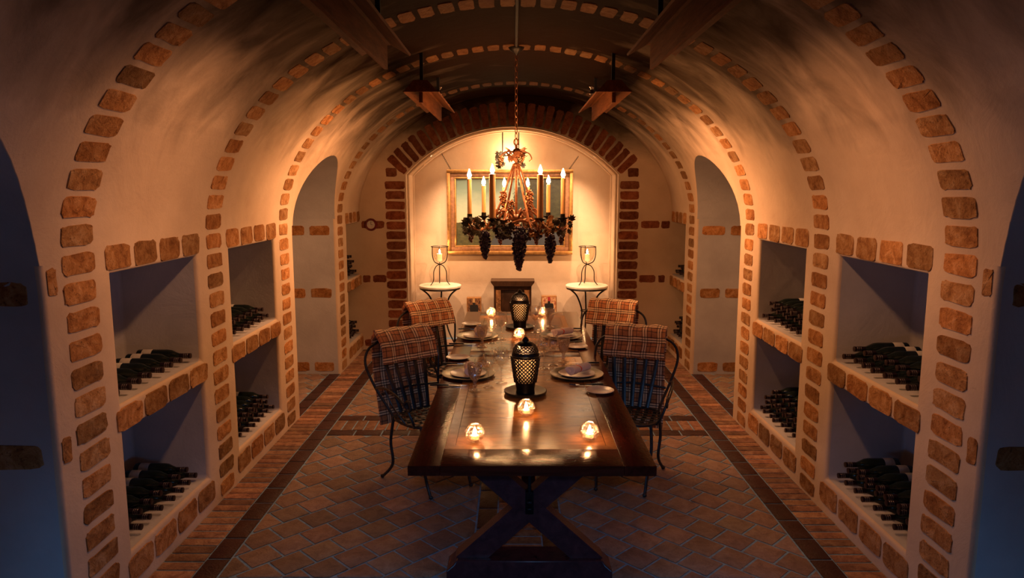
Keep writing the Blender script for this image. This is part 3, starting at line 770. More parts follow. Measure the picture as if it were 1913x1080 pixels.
def make_fork():
    r = empty('table_fork'); m = MB()
    m.tube([(0, -0.10, 0.008), (0, -0.05, 0.009), (0, 0.0, 0.007)], [0.007, 0.008, 0.005], 8, flat=(1, 0.7), up=(0, 0, 1)); m.build('handle', 'black_handle', r)['label'] = 'black handle'
    m = MB(); m.tube([(0, 0, 0.006), (0, 0.04, 0.005)], 0.003, 6)
    m.prism([(-0.003, 0.035), (0.003, 0.035), (0.011, 0.055), (0.011, 0.065), (-0.011, 0.065), (-0.011, 0.055)], 0.004, 0.006, 'z')
    for q in range(4): x = -0.0095+q*0.0063; m.tube([(x, 0.063, 0.005), (x, 0.10, 0.008)], 0.0015, 5)
    m.build('tines', 'steel', r); return r
def wine_prof(h, br, bh, foot):
    s = h-bh
    out = [(foot, 0.0), (foot, 0.0015), (foot*0.5, 0.005), (0.006, 0.012), (0.0036, 0.03), (0.0036, s-0.015), (0.008, s), (br*0.62, s+bh*0.14), (br*0.93, s+bh*0.32), (br, s+bh*0.5), (br*0.93, s+bh*0.75), (br*0.80, s+bh)]
    return out
def make_glass(name, h, br, bh, foot, mat):
    r = empty(name); pr = wine_prof(h, br, bh, foot)
    m = MB(); m.lathe(pr[:7], 20, cap=False); m.build('stem', mat, r)
    m = MB(); m.lathe([(0.001, pr[6][1])]+pr[6:], 24, cap=False); m.build('bowl', mat, r)
    m = MB(); m.tube([(pr[-1][0]*math.cos(a), pr[-1][0]*math.sin(a), h) for a in [2*PI*k/24 for k in range(24)]], 0.0011, 5, True); m.build('rim', mat, r)
    return r
def make_goblet():
    r = empty('crystal_goblet'); m = MB()
    m.lathe([(0.036, 0), (0.036, 0.003), (0.020, 0.010), (0.010, 0.018), (0.014, 0.028), (0.008, 0.038), (0.012, 0.050), (0.014, 0.058)], 16, cap=False); m.build('stem', 'crystal', r)
    m = MB(); m.lathe([(0.001, 0.055), (0.016, 0.060), (0.030, 0.078), (0.038, 0.105), (0.042, 0.135), (0.043, 0.160), (0.041, 0.160), (0.036, 0.110), (0.02, 0.075), (0.001, 0.070)], 20, cap=False); m.build('bowl', 'crystal', r)
    return r
protos = dict(charger=make_charger(), bread=make_bread(), knife=make_knife(), fork=make_fork(),
    red=make_glass('wine_glass', 0.215, 0.046, 0.115, 0.037, 'wine_glass'), white=make_glass('wine_glass', 0.195, 0.036, 0.095, 0.034, 'wine_glass'), goblet=make_goblet())
used = set()
def inst(key, loc, rz, label, cat, group):
    p = protos[key]
    o = p if key not in used else copy_tree(p); used.add(key)
    o.location = loc; o.rotation_euler = (0, 0, rz); tag(o, label, cat, group); return o
bpy.data.objects.remove([o for o in bpy.data.objects if o.type == 'EMPTY' and o.name.startswith('bread_plate')][0])
protos['bread'].name = 'bread_plate'
nap, nuv = make_napkin()
nap0 = nap.build('rolled_napkin', 'napkin', angle=70, uvf=lambda i: nuv[i])
TT = TZ+0.0005
SET = [  # name, side, charger, napkin angle, bread, knife, fork, glasses
 ('near left', -1, (-0.285, 4.33), 0.10, (-0.385, 4.77), [(-0.385, 4.075)], [(-0.375, 4.60)], [('goblet', -0.225, 3.985), ('white', -0.150, 4.06), ('red', -0.075, 4.15)]),
 ('far left', -1, (-0.285, 5.49), 0.15, (-0.37, 6.00), [(-0.375, 5.21)], [(-0.36, 5.78)], [('goblet', -0.235, 5.15), ('white', -0.165, 5.27), ('red', -0.095, 5.40)]),
 ('near right', 1, (0.395, 4.33), -0.75, (0.495, 3.96), [(0.46, 4.62)], [(0.43, 4.09)], [('red', 0.195, 4.50), ('white', 0.262, 4.59), ('goblet', 0.335, 4.69)]),
 ('far right', 1, (0.375, 5.50), -0.95, (0.465, 5.12), [(0.45, 5.80)], [(0.42, 5.28)], [('red', 0.175, 5.68), ('white', 0.225, 5.78), ('goblet', 0.305, 5.90)])]
first_n = True
for nm, sd, cpos, na, bp, kn, fk, gl in SET:
    inst('charger', (*cpos, TT), 0, 'round pewter charger with pale plate at the %s place of the table' % nm, 'plate', 'charger plates')
    o = nap0 if first_n else nap0.copy()
    if not first_n: COL.objects.link(o)
    first_n = False
    o.location = (cpos[0]+0.01, cpos[1], TT+0.0165); o.rotation_euler = (0, 0, na)
    tag(o, 'rolled pale linen napkin with coral stripe on the %s charger' % nm, 'napkin', 'rolled napkins')
    inst('bread', (*bp, TT), 0, 'small white bread plate beside the %s charger' % nm, 'plate', 'bread plates')
    for (x, y) in kn: inst('knife', (x, y, TT), -PI/2 if sd < 0 else PI/2, 'black handled knife lying beside the %s charger' % nm, 'knife', 'table knives')
    for (x, y) in fk: inst('fork', (x, y, TT), (-PI/2 if sd < 0 else PI/2), 'black handled fork between bread plate and charger at the %s place' % nm, 'fork', 'table forks')
    for key, x, y in gl:
        lab = {'red': 'large clear stemmed wine glass at the %s place, nearest the table middle' if sd < 0 else 'large clear wine glass at the %s place, leftmost of its three glasses',
               'white': 'slender clear wine glass in the middle of three at the %s place', 'goblet': 'cut crystal goblet, textured and stout, at the %s place'}[key] % nm
        inst(key, (x, y, TT), 0, lab, 'glass' if key != 'goblet' else 'goblet', 'wine glasses' if key != 'goblet' else 'crystal goblets')

# votives
def make_votive():
    r = empty('votive_holder'); R_ = 0.046
    m = MB(); pr = [(0.001, 0.002), (0.020, 0.0)]
    for k in range(3, 15): a = -PI/2+PI*k/16.5; pr.append((R_*math.cos(a), 0.042+R_*math.sin(a)))
    pr += [(pr[-1][0]-0.004, pr[-1][1])]
    for k in range(14, 3, -1): a = -PI/2+PI*k/16.5; pr.append(((R_-0.005)*math.cos(a), 0.042+(R_-0.005)*math.sin(a)))
    pr.append((0.001, 0.006)); m.lathe(pr, 24, cap=False); m.build('glass_globe', 'crackle_glass', r)
    m = MB(); m.lathe([(0.019, 0.012), (0.019, 0.030), (0.001, 0.030)], 16); tl = m.build('tealight', 'cream_wax', r)
    m = MB(); m.lathe([(0.001, 0.031), (0.009, 0.036), (0.010, 0.045), (0.006, 0.058), (0.001, 0.070)], 10, cap=False); m.build('flame', 'tea_flame', tl)
    return r
v0 = make_votive()
VP = [((-0.180, 3.145), 'crackled glass votive globe with lit tealight, alone at the front left of the table'),
      ((0.352, 3.170), 'crackled glass votive globe with lit tealight, alone at the front right of the table'),
      ((0.064, 3.53), 'crackled glass votive globe with lit tealight directly in front of the near black lantern'),
      ((0.042, 5.42), 'crackled glass votive globe with lit tealight directly in front of the far black lantern'),
      ((-0.205, 6.40), 'crackled glass votive globe with lit tealight at the far left end of the table'),
      ((0.265, 6.42), 'crackled glass votive globe with lit tealight at the far right end of the table')]
for i, (p, lab) in enumerate(VP):
    o = v0 if i == 0 else copy_tree(v0); o.location = (*p, TT); tag(o, lab, 'candle holder', 'votive globes on the table')
    point('votive_light', (p[0], p[1], TT+0.052), 1.1, WARM, 0.012)

# lanterns
def lattice(m, rf, z0, z1, nr, nc, hole=0.60):
    """diamond lattice on a surface of revolution"""
    rows = []
    for i in range(nr+1):
        z = z0+(z1-z0)*i/nr; r = rf(z); off = 0.5 if i % 2 else 0
        rows.append([Vector((r*math.cos(2*PI*(k+off)/nc), r*math.sin(2*PI*(k+off)/nc), z)) for k in range(nc)])
    for i in range(0, nr-1):
        for k in range(nc):
            if i % 2 == 0: q = (rows[i][k], rows[i+1][k], rows[i+2][k], rows[i+1][(k-1) % nc])
            else: q = (rows[i][k], rows[i+1][(k+1) % nc], rows[i+2][k], rows[i+1][k])
            c = (q[0]+q[1]+q[2]+q[3])/4; inn = [c+(p-c)*hole for p in q]
            m.add([tuple(p) for p in q]+[tuple(p) for p in inn], [(a, (a+1) % 4, 4+(a+1) % 4, 4+a) for a in range(4)])
def make_lantern():
    r = empty('candle_lantern')
    rf = lambda z: 0.052+(0.082-0.052)*((z-0.02)/0.20)**0.85 if z > 0.02 else 0.052
    m = MB(); lattice(m, rf, 0.058, 0.213, 14, 20)
    o = m.build('pierced_body', 'black_iron', r, smooth=False); md = o.modifiers.new('s', 'SOLIDIFY'); md.thickness = 0.004
    m = MB(); m.lathe([(0.050, 0.0), (0.054, 0.004), (0.052, 0.02), (0.059, 0.066), (0.056, 0.066), (0.048, 0.02), (0.001, 0.012)], 28)
    m.build('foot', 'black_iron', r)
    m = MB(); m.tube([(rf(0.21)*math.cos(a), rf(0.21)*math.sin(a), 0.213) for a in [2*PI*k/32 for k in range(32)]], 0.004, 6, True)
    for k in range(6):
        a = 2*PI*k/6; m.tube([((rf(z)+0.002)*math.cos(a), (rf(z)+0.002)*math.sin(a), z) for z in (0.06, 0.1, 0.15, 0.212)], 0.003, 5)
    m.build('rim_band', 'black_iron', r)
    dome = lambda z: 0.074*math.sqrt(max(0.02, 1-((z-0.232)/0.072)**2))
    lid = MB(); lattice(lid, dome, 0.236, 0.282, 6, 20)
    l = lid.build('lid', 'black_iron', r, smooth=False); md = l.modifiers.new('s', 'SOLIDIFY'); md.thickness = 0.003
    m = MB(); m.lathe([(0.070, 0.214), (0.078, 0.222), (0.076, 0.234), (0.070, 0.238), (0.070, 0.214)], 28, cap=False)
    m.lathe([(0.052, 0.279), (0.046, 0.288), (0.030, 0.297), (0.020, 0.300), (0.017, 0.312), (0.009, 0.322), (0.001, 0.326)], 20)
    m.build('finial', 'black_iron', l)
    m = MB(); m.lathe([(0.040, 0.03), (0.044, 0.07), (0.058, 0.19)], 24, cap=False); m.build('candle_glass', 'liner', r)['label'] = 'frosted inner candle glass'
    m = MB(); m.lathe([(0.022, 0.014), (0.022, 0.10), (0.001, 0.10)], 16); c = m.build('candle', 'cream_wax', r)
    m = MB(); m.lathe([(0.001, 0.105), (0.008, 0.115), (0.009, 0.125), (0.005, 0.145), (0.001, 0.16)], 10, cap=False); m.build('flame', 'tea_flame', c)
    return r
def make_tray():
    m = MB(); m.lathe([(0.001, 0.004), (0.075, 0.004), (0.085, 0.008), (0.118, 0.020), (0.123, 0.017), (0.119, 0.006), (0.08, 0.0), (0.001, 0.0)], 36)
    return m.build('lantern_tray', 'tray_metal')
ln = make_lantern(); tr = make_tray()
for i, (x, y, w) in enumerate([(0.066, 3.93, 'near'), (0.050, 5.86, 'far')]):
    a = ln if i == 0 else copy_tree(ln); b = tr if i == 0 else tr.copy()
    if i: COL.objects.link(b)
    b.location = (x, y, TT); a.location = (x, y, TT+0.0045)
    tag(a, 'black pierced metal candle lantern with domed lid, the %s of two on the table' % ('nearer' if i == 0 else 'farther'), 'lantern', 'pierced lanterns')
    tag(b, 'dark round metal tray under the %s black lantern' % ('nearer' if i == 0 else 'farther'), 'tray', 'lantern trays')
    point('lantern_light', (x, y, TT+0.225), 1.2, WARM, 0.012)

# ------------------------------------------------------------------ vine leaves and grapes
def leaf(m, M_, sz):
    out = []; spec = [(0, 1.0), (18, 0.66), (38, 0.92), (60, 0.55), (82, 0.86), (112, 0.52), (140, 0.60), (165, 0.30)]
    for a, r in spec: out.append((a, r))
    pts = [(math.sin(math.radians(a))*r, math.cos(math.radians(a))*r) for a, r in out]+[(-math.sin(math.radians(a))*r, math.cos(math.radians(a))*r) for a, r in out[::-1][:-1]]
    n = len(pts); vs = [tuple(M_ @ Vector((x*sz*0.5, y*sz*0.5, -0.18*sz*(x*x+y*y)+random.uniform(-.03, .03)*sz))) for x, y in pts]+[tuple(M_ @ Vector((0, 0, 0.04*sz)))]
    vb = [tuple(Vector(v)-(M_.to_3x3() @ Vector((0, 0, 0.0015)))) for v in vs]
    m.add(vs+vb, [(i, (i+1) % n, n) for i in range(n)]+[(n+1+(i+1) % n, n+1+i, n+1+n) for i in range(n)]+[(i, n+1+i, n+1+(i+1) % n, (i+1) % n) for i in range(n)])
def rndM(p): return Matrix.Translation(p) @ Euler((random.uniform(0, 6.28), random.uniform(0, 6.28), random.uniform(0, 6.28))).to_matrix().to_4x4()
def grapes(m, top, length, rad, gr=0.012, n=60):
    n = int(n*2.2)
    for k in range(n):
        f = (k+0.5)/n; z = -f*length; R_ = (1 if k % 3 else 0.55)*rad*math.sin(min(1, 0.25+f*1.2)*PI*0.62)*(1-f**2.2*0.85)
        a = k*2.4; m.ball((top[0]+R_*math.cos(a), top[1]+R_*math.sin(a), top[2]+z+random.uniform(-.004, .004)), gr*random.uniform(0.85, 1.1), 8, 5)

# ------------------------------------------------------------------ chandelier
CHX, CHY, CHZ = 0.018, 5.60, 1.70
cr = empty('chandelier', (CHX, CHY, CHZ), 0, 'rusty iron grapevine chandelier with eight lit taper candles hanging over the table', 'chandelier')
RR = 0.375
def chain(m, p0, p1, ln_=0.055, r=0.0032, w=0.011):
    p0, p1 = Vector(p0), Vector(p1); d = p1-p0; n = max(1, round(d.length/(ln_*0.78))); st = d/n; dn = d.normalized(); a = dn.orthogonal().normalized(); b = dn.cross(a)
    for k in range(n):
        c = p0+st*(k+0.5); s = a if k % 2 else b; pts = []
        for q in range(14):
            an = 2*PI*q/14; pts.append(c+dn*math.sin(an)*ln_*0.5+s*math.cos(an)*w*(1 if abs(math.cos(an)) > .3 else .9))
        m.tube(pts, r, 5, True)
CEZ = ZS+B-CHZ
m = MB(); chain(m, (0, 0, 0.56), (0, 0, CEZ-0.05)); m.build('chain', 'rust_iron', cr)
m = MB(); m.lathe([(0.062, CEZ), (0.060, CEZ-0.012), (0.045, CEZ-0.03), (0.022, CEZ-0.045), (0.010, CEZ-0.060), (0.001, CEZ-0.062)], 20); m.build('ceiling_rose', 'iron', cr)
m = MB(); m.tube([(0, 0, -0.10), (0, 0, 0.56)], 0.010); m.ball((0, 0, 0.50), 0.030); m.ball((0, 0, 0.40), 0.024); m.ball((0, 0, -0.08), 0.035); m.lathe([(0.02, 0.02), (0.05, 0.0), (0.05, -0.02), (0.02, -0.05)], 14)
m.tube([(0.018*math.cos(a), 0, 0.578+0.024*math.sin(a)) for a in [k*PI/8 for k in range(16)]], 0.005, 6, True)
m.build('stem', 'rust_iron', cr)
m = MB()
for k in range(9):
    a = 2*PI*k/9; M_ = Matrix.Translation((0.05*math.cos(a), 0.05*math.sin(a), 0.45+0.03*(k % 3))) @ Euler((0.9, 0, a-PI/2)).to_matrix().to_4x4(); leaf(m, M_, 0.10)
for k in range(6):
    a = 2*PI*k/6; m.tube(smoothpath([(0.0, 0.0, 0.44), (0.05*math.cos(a), 0.05*math.sin(a), 0.50), (0.10*math.cos(a), 0.10*math.sin(a), 0.49), (0.12*math.cos(a), 0.12*math.sin(a), 0.45), (0.10*math.cos(a), 0.10*math.sin(a), 0.43)]), 0.005, 6)
m.build('crown_leaves', 'rust_iron', cr)
for k in range(4):
    a = 2*PI*k/4+0.5; m = MB(); c_, s_ = math.cos(a), math.sin(a)
    m.tube(smoothpath([(0.02*c_, 0.02*s_, 0.41), (0.065*c_, 0.065*s_, 0.30), (0.125*c_, 0.125*s_, 0.14), (0.20*c_, 0.20*s_, -0.02)]), 0.009, 6); m.build('stay', 'rust_iron', cr)
m = MB()
for k in range(48):
    a = 2*PI*k/48
m.tube([(0.20*math.cos(a), 0.20*math.sin(a), -0.03+0.01*math.sin(a*8)) for a in [2*PI*k/48 for k in range(48)]], 0.011, 6, True); m.build('ring', 'rust_iron', cr)
CA = [45, 75, 105, 135, 197, 242, 298, 343]
for k in range(8):
    a = math.radians(CA[k]); c_, s_ = math.cos(a), math.sin(a); ex, ey = RR*c_, RR*s_
    m = MB(); m.tube(smoothpath([(0.02*c_, 0.02*s_, -0.03), (0.10*c_, 0.10*s_, 0.05), (0.18*c_, 0.18*s_, 0.0), (0.26*c_, 0.26*s_, -0.09), (0.34*c_, 0.34*s_, -0.09), (ex, ey, -0.02)]), 0.009, 6)
    m.tube(smoothpath([(0.20*c_, 0.20*s_, -0.03), (0.16*c_, 0.16*s_, 0.06), (0.11*c_, 0.11*s_, 0.04), (0.13*c_, 0.13*s_, 0.0)]), 0.006, 6)
    arm = m.build('arm', 'rust_iron', cr)
    m = MB(); m.lathe([(0.012, -0.035), (0.018, -0.02), (0.045, -0.004), (0.047, 0.0), (0.020, 0.0), (0.019, 0.028), (0.015, 0.028), (0.014, 0.0)], 16, (ex, ey, 0)); m.build('drip_pan', 'iron', arm)
    h = [0.255, 0.235, 0.235, 0.245, 0.295, 0.325, 0.320, 0.300][k]; cw = 0.0235 if k in (5, 6) else 0.0165
    m = MB(); m.lathe([(cw, 0.005), (cw*0.97, h*0.5), (cw, h), (cw*0.6, h+0.003), (0.001, h+0.001)], 14, (ex, ey, 0)); c = m.build('candle', 'candle_wax', cr); c['label'] = 'amber taper candle'
    m = MB(); m.lathe([(0.001, h+0.004), (0.013, h+0.014), (0.017, h+0.028), (0.010, h+0.050), (0.001, h+0.075)], 10, (ex, ey, 0), cap=False); m.build('flame', 'flame', c)
    point('candle_light', (CHX+ex, CHY+ey, CHZ+h+0.03), 5, WARM, 0.02)
gspots = [(-0.235, -0.27, -0.10, 0.20, 0.042, 44), (0.02, -0.33, -0.12, 0.26, 0.052, 70), (0.255, -0.27, -0.12, 0.21, 0.040, 44),
          (-0.10, -0.10, 0.20, 0.12, 0.03, 22), (0.10, -0.08, 0.21, 0.16, 0.032, 28), (-0.04, -0.12, 0.13, 0.10, 0.025, 16), (-0.13, 0.30, -0.10, 0.14, 0.03, 24), (0.17, 0.30, -0.10, 0.14, 0.03, 24), (-0.36, 0.05, -0.08, 0.12, 0.03, 22), (0.36, 0.05, -0.08, 0.14, 0.03, 22)]
for i, (x, y, z, ln_, rd, n) in enumerate(gspots):
    m = MB(); grapes(m, (x, y, z), ln_, rd, 0.0125 if i < 3 else 0.009, n); m.build('grape_bunch', 'grape_skin' if i < 3 else ('rust_iron' if i < 6 else 'grape_red'), cr)
m = MB()
for k in range(230):
    f = random.uniform(-1, 1); m.ball((0.02+f*0.17, -0.30+random.uniform(-.05, .04)+abs(f)*0.05, -0.115+random.uniform(-.065, .05)*(1-abs(f)*0.55)), 0.0125*random.uniform(.8, 1.1), 8, 5)
m.build('grape_cluster', 'grape_skin', cr)
for k in range(8):
    a = 2*PI*(k+0.5)/8+0.1; m = MB()
    for q in range(28):
        p = (RR*0.98*math.cos(a)+random.uniform(-.07, .07), RR*0.98*math.sin(a)+random.uniform(-.07, .07), -0.06+random.uniform(-.07, .055)); leaf(m, rndM(p), random.uniform(0.05, 0.085))
    m.build('leaf_cluster', 'leaf_dark' if k % 3 else 'leaf_copper', cr)
# conduit along the crown of the vault feeding the chandelier
m = MB(); m.tube([(0.018, 1.6, ZS+B-0.012), (0.018, 5.5, ZS+B-0.012)], 0.010, 8); tag(m.build('ceiling_conduit', 'pipe_paint'), 'thin dark pipe running along the crown of the vault to the chandelier', 'pipe')

# ------------------------------------------------------------------ hanging wooden light troughs
def make_fixture(ln_, s):
    """origin at far end bottom centre ; runs toward -y"""
    r = empty('wooden_light_fixture')
    for q in (-1, 1):
        m = MB(); m.prism([(q*0.028, 0.0), (q*0.125, -0.055), (q*0.130, -0.045), (q*0.030, 0.014)], -ln_, 0, 'y'); m.build('wing_board', 'fixture_wood', r)
    m = MB(); m.box(-0.030, 0.030, -ln_, 0, 0.000, 0.014); m.build('top_board', 'fixture_wood', r)
    m = MB(); m.box(-0.010, 0.010, -ln_+0.02, -0.015, -0.125, 0.0, 0.002); m.build('centre_board', 'fixture_wood', r)
    m = MB(); m.box(-0.014, 0.014, -ln_+0.0, -ln_+0.018, -0.125, 0.0, 0.002); m.build('end_post', 'fixture_wood', r)
    m = MB(); m.prism([(-0.125, -0.052), (-0.05, 0.03), (0.05, 0.03), (0.125, -0.052)], -ln_-0.016, -ln_, 'y'); m.build('end_board', 'fixture_wood', r)
    for yy in (-ln_+0.06, -0.20):
        m = MB(); m.box(-0.012, 0.012, yy-0.012, yy+0.012, 0.014, 0.26); m.build('hanger', 'dark_metal', r)
    return r
FL = ['wooden hanging light fixture high on the left, the one nearest the camera', 'wooden hanging light fixture high on the right, the one nearest the camera',
      'smaller looking wooden hanging light fixture on the left, near the brick arch', 'smaller looking wooden hanging light fixture on the right, near the brick arch']
for i, (fx, y0, y1) in enumerate(FIXTURES):
    if i == 0: fxo = make_fixture(y1-y0, -1); o = fxo
    else: o = copy_tree(fxo)
    o.location = (fx, y1, FX_Z); tag(o, FL[i], 'light fixture', 'hanging wooden light fixtures')
for i, x in enumerate((-0.715, 0.745)):
    m = MB(); m.lathe([(0.020, 0.0), (0.030, 0.010), (0.018, 0.03), (0.012, 0.05), (0.030, 0.075)], 14)
    o = m.build('ceiling_cup', 'steel'); o.location = (x, 6.95, ZS+B*math.sqrt(1-((x-CX)/A)**2)-0.072)
    sl = bpy.data.lights.new('alcove_spot', 'SPOT'); sl.energy = 190; sl.color = (1.0, 0.60, 0.33); sl.spot_size = math.radians(58); sl.spot_blend = 0.5; sl.shadow_soft_size = 0.02
    so = bpy.data.objects.new('alcove_spot', sl); COL.objects.link(so); so.location = (x, 6.99, o.location.z-0.03)
    so.rotation_euler = (Vector((0.0, 9.1, 0.95))-so.location).to_track_quat('-Z', 'Y').to_euler()
    tag(o, 'small metal cup fixed to the vault beside the far %s wooden fixture' % ('left' if i == 0 else 'right'), 'ceiling fitting', 'metal cups on the vault')

# ------------------------------------------------------------------ the alcove
def soffit(a0, a1, idx):  # glowing strip and fill lamp added in place of a light pool on the soffit
    m = MB(); n = 10; yy = (8.62, 8.66)
    vs = []
    for k in range(n+1):
        a = a0+(a1-a0)*k/n
        for r in (AR-0.012, AR-0.002):
            for y in yy: vs.append((AC+r*math.sin(a), y, AZ+r*math.cos(a)))
    fs = []
    for k in range(n):
        b = k*4; fs += [(b, b+1, b+5, b+4), (b+1, b+3, b+7, b+5), (b+3, b+2, b+6, b+7), (b+2, b, b+4, b+6)]
    fs += [(0, 1, 3, 2), (n*4, n*4+1, n*4+3, n*4+2)]
    m.add(vs, fs); o = m.build('recessed_light', 'soffit_glow')
    am = (a0+a1)/2; area('alcove_lamp', (AC+(AR-0.03)*math.sin(am), 8.64, AZ+(AR-0.03)*math.cos(am)), (-0.15*math.sin(am), 0.24, -1), 0.3, 0.04, 8, (1.0, 0.66, 0.40), 84)
    return o
for i, (c, w) in enumerate(((-0.50, 0.12), (0.0, 0.11), (0.53, 0.12))):
    tag(soffit(c-w, c+w, i), ['glowing light strip under the left haunch of the alcove arch', 'glowing light strip at the top centre of the alcove arch', 'glowing light strip under the right haunch of the alcove arch'][i], 'light', 'lights in the alcove arch')
# painting
PX0, PX1, PZ0, PZ1, PY = -0.845, 0.745, 1.095, 2.165, 9.06
fr = empty('framed_painting', ((PX0+PX1)/2, PY, PZ0), 0, 'gold framed landscape painting hanging on chains in the alcove behind the chandelier', 'painting')
w, h = (PX1-PX0)/2, PZ1-PZ0
for nm, d0, d1, y0, y1, mt in (('outer_frame', 0.0, 0.045, -0.055, 0.03, 'gold'), ('middle_frame', 0.045, 0.095, -0.035, 0.025, 'gold_dark'), ('inner_frame', 0.095, 0.115, -0.03, 0.02, 'gold')):
    m = MB()
    m.box(-w+d0, w-d0, y0, y1, d0, d1, 0.006); m.box(-w+d0, w-d0, y0, y1, h-d1, h-d0, 0.006)
    m.box(-w+d0, -w+d1, y0, y1, d1, h-d1, 0.006); m.box(w-d1, w-d0, y0, y1, d1, h-d1, 0.006); m.build(nm, mt, fr)
m = MB(); a = 0.10; m.add([(-w+a, 0, a), (w-a, 0, a), (w-a, 0, h-a), (-w+a, 0, h-a), (-w+a, 0.01, a), (w-a, 0.01, a), (w-a, 0.01, h-a), (-w+a, 0.01, h-a)], [(0, 1, 2, 3), (4, 7, 6, 5), (0, 4, 5, 1), (1, 5, 6, 2), (2, 6, 7, 3), (3, 7, 4, 0)])
m.build('canvas', 'canvas', fr, smooth=False, uvf=lambda i: [(0, 0), (1, 0), (1, 1), (0, 1)][i % 4])
m = MB(); chain(m, (-w+0.05, 0, h), (-w-0.06, -0.05, h+0.20), 0.03, 0.002, 0.007); m.build('hanging_chain', 'iron', fr)
m = MB(); chain(m, (w-0.05, 0, h), (w+0.06, -0.05, h+0.16), 0.03, 0.002, 0.007); m.build('hanging_chain', 'iron', fr)
# vine lamp above the painting
vl = empty('vine_lamp', (-0.04, 8.93, 2.30), 0, 'small glowing lamp with dark vine leaves hung on two rods above the painting', 'lamp')
for s in (-1, 1):
    m = MB(); m.tube([(s*0.10, 0, 0.0), (s*0.10, 0, 0.315)], 0.007, 6); m.build('rod', 'iron', vl)
    m = MB()
    for q in range(12): leaf(m, rndM((s*0.13+random.uniform(-.055, .055), -0.02+random.uniform(-.03, .02), random.uniform(-.10, .07))), random.uniform(.09, .15))
    m.build('leaf_cluster', 'leaf_dark', vl)
    m = MB(); grapes(m, (s*0.12, -0.05, 0.03), 0.12, 0.03, 0.010, 24); m.build('grape_bunch', 'leaf_copper', vl)
m = MB(); m.tube([(-0.14, 0, 0.03), (0.14, 0, 0.03)], 0.006, 6); m.build('crossbar', 'iron', vl)
m = MB(); m.ball((-0.03, 0.02, 0.06), 0.016); m.ball((0.04, 0.02, 0.06), 0.016); m.build('bulb', 'flame', vl)
point('vine_lamp_light', (-0.05, 8.97, 2.37), 10, WARM2, 0.03)

def make_side_table():
    r = empty('side_table'); H_ = 0.745
    m = MB(); m.lathe([(0.001, H_-0.032), (0.255, H_-0.032), (0.262, H_-0.024), (0.262, H_-0.006), (0.255, H_), (0.001, H_)], 40); m.build('stone_top', 'stone_top', r)['label'] = 'pale round stone top'
    m = MB(); m.tube([(0.245*math.cos(a), 0.245*math.sin(a), H_-0.042) for a in [2*PI*k/36 for k in range(36)]], 0.010, 6, True); m.build('rim', 'iron', r)
    m = MB(); m.tube([(0.070*math.cos(a), 0.070*math.sin(a), 0.42) for a in [2*PI*k/24 for k in range(24)]], 0.007, 6, True); m.build('collar', 'iron', r)
    for k in range(3):
        a = 2*PI*k/3+PI/6+PI; c_, s_ = math.cos(a), math.sin(a); m = MB()
        m.tube(smoothpath([(0.24*c_, 0.24*s_, H_-0.045), (0.15*c_, 0.15*s_, 0.62), (0.085*c_, 0.085*s_, 0.48), (0.072*c_, 0.072*s_, 0.38), (0.12*c_, 0.12*s_, 0.18), (0.22*c_, 0.22*s_, 0.01)]), 0.010, 8); m.build('leg', 'iron', r)
    return r
def make_holder():
    r = empty('hurricane_candle_holder'); m = MB()
    m.tube([(0.105*math.cos(a), 0.105*math.sin(a), 0.475) for a in [2*PI*k/32 for k in range(32)]], 0.005, 6, True)
    for k in range(3):
        a = 2*PI*k/3+PI/2+0.15; c_, s_ = math.cos(a), math.sin(a)
        m.tube(smoothpath([(0.105*c_, 0.105*s_, 0.475), (0.105*c_, 0.105*s_, 0.37), (0.075*c_, 0.075*s_, 0.29), (0.0, 0.0, 0.255)]), 0.006, 6)
    m.build('cup_cage', 'iron', r)
    for k in range(3):
        a = 2*PI*k/3+PI/2+0.15; c_, s_ = math.cos(a), math.sin(a); m = MB()
        m.tube(smoothpath([(0.0, 0.0, 0.255), (0.05*c_, 0.05*s_, 0.235), (0.088*c_, 0.088*s_, 0.17), (0.095*c_, 0.095*s_, 0.06), (0.135*c_, 0.135*s_, 0.006)]), 0.006, 6); m.build('leg', 'iron', r)
    m = MB(); m.lathe([(0.001, 0.275), (0.04, 0.285), (0.075, 0.32), (0.094, 0.37), (0.098, 0.465), (0.095, 0.465), (0.09, 0.37), (0.07, 0.325), (0.04, 0.292), (0.001, 0.285)], 28, cap=False); m.build('glass_cup', 'lamp_glass', r)
    m = MB(); m.lathe([(0.030, 0.292), (0.030, 0.385), (0.001, 0.385)], 18); c = m.build('candle', 'cream_wax', r)
    m = MB(); m.lathe([(0.001, 0.387), (0.009, 0.396), (0.011, 0.408), (0.006, 0.43), (0.001, 0.445)], 10, cap=False); m.build('flame', 'flame', c)
    return r
st = make_side_table(); ho = make_holder()
for i, x in enumerate((-0.915, 0.905)):
    a = st if i == 0 else copy_tree(st); b = ho if i == 0 else copy_tree(ho)
    sd = 'left' if i == 0 else 'right'
    a.location = (x, 8.72, 0); tag(a, 'round stone topped iron side table in the %s corner of the alcove' % sd, 'table', 'alcove side tables')
    b.location = (x, 8.72, 0.7455); tag(b, 'black iron stand holding a glass cup with lit candle on the %s side table' % sd, 'candle holder', 'hurricane candle holders')
    point('hurricane_light', (x, 8.72, 0.7455+0.425), 3.0, WARM2, 0.012)
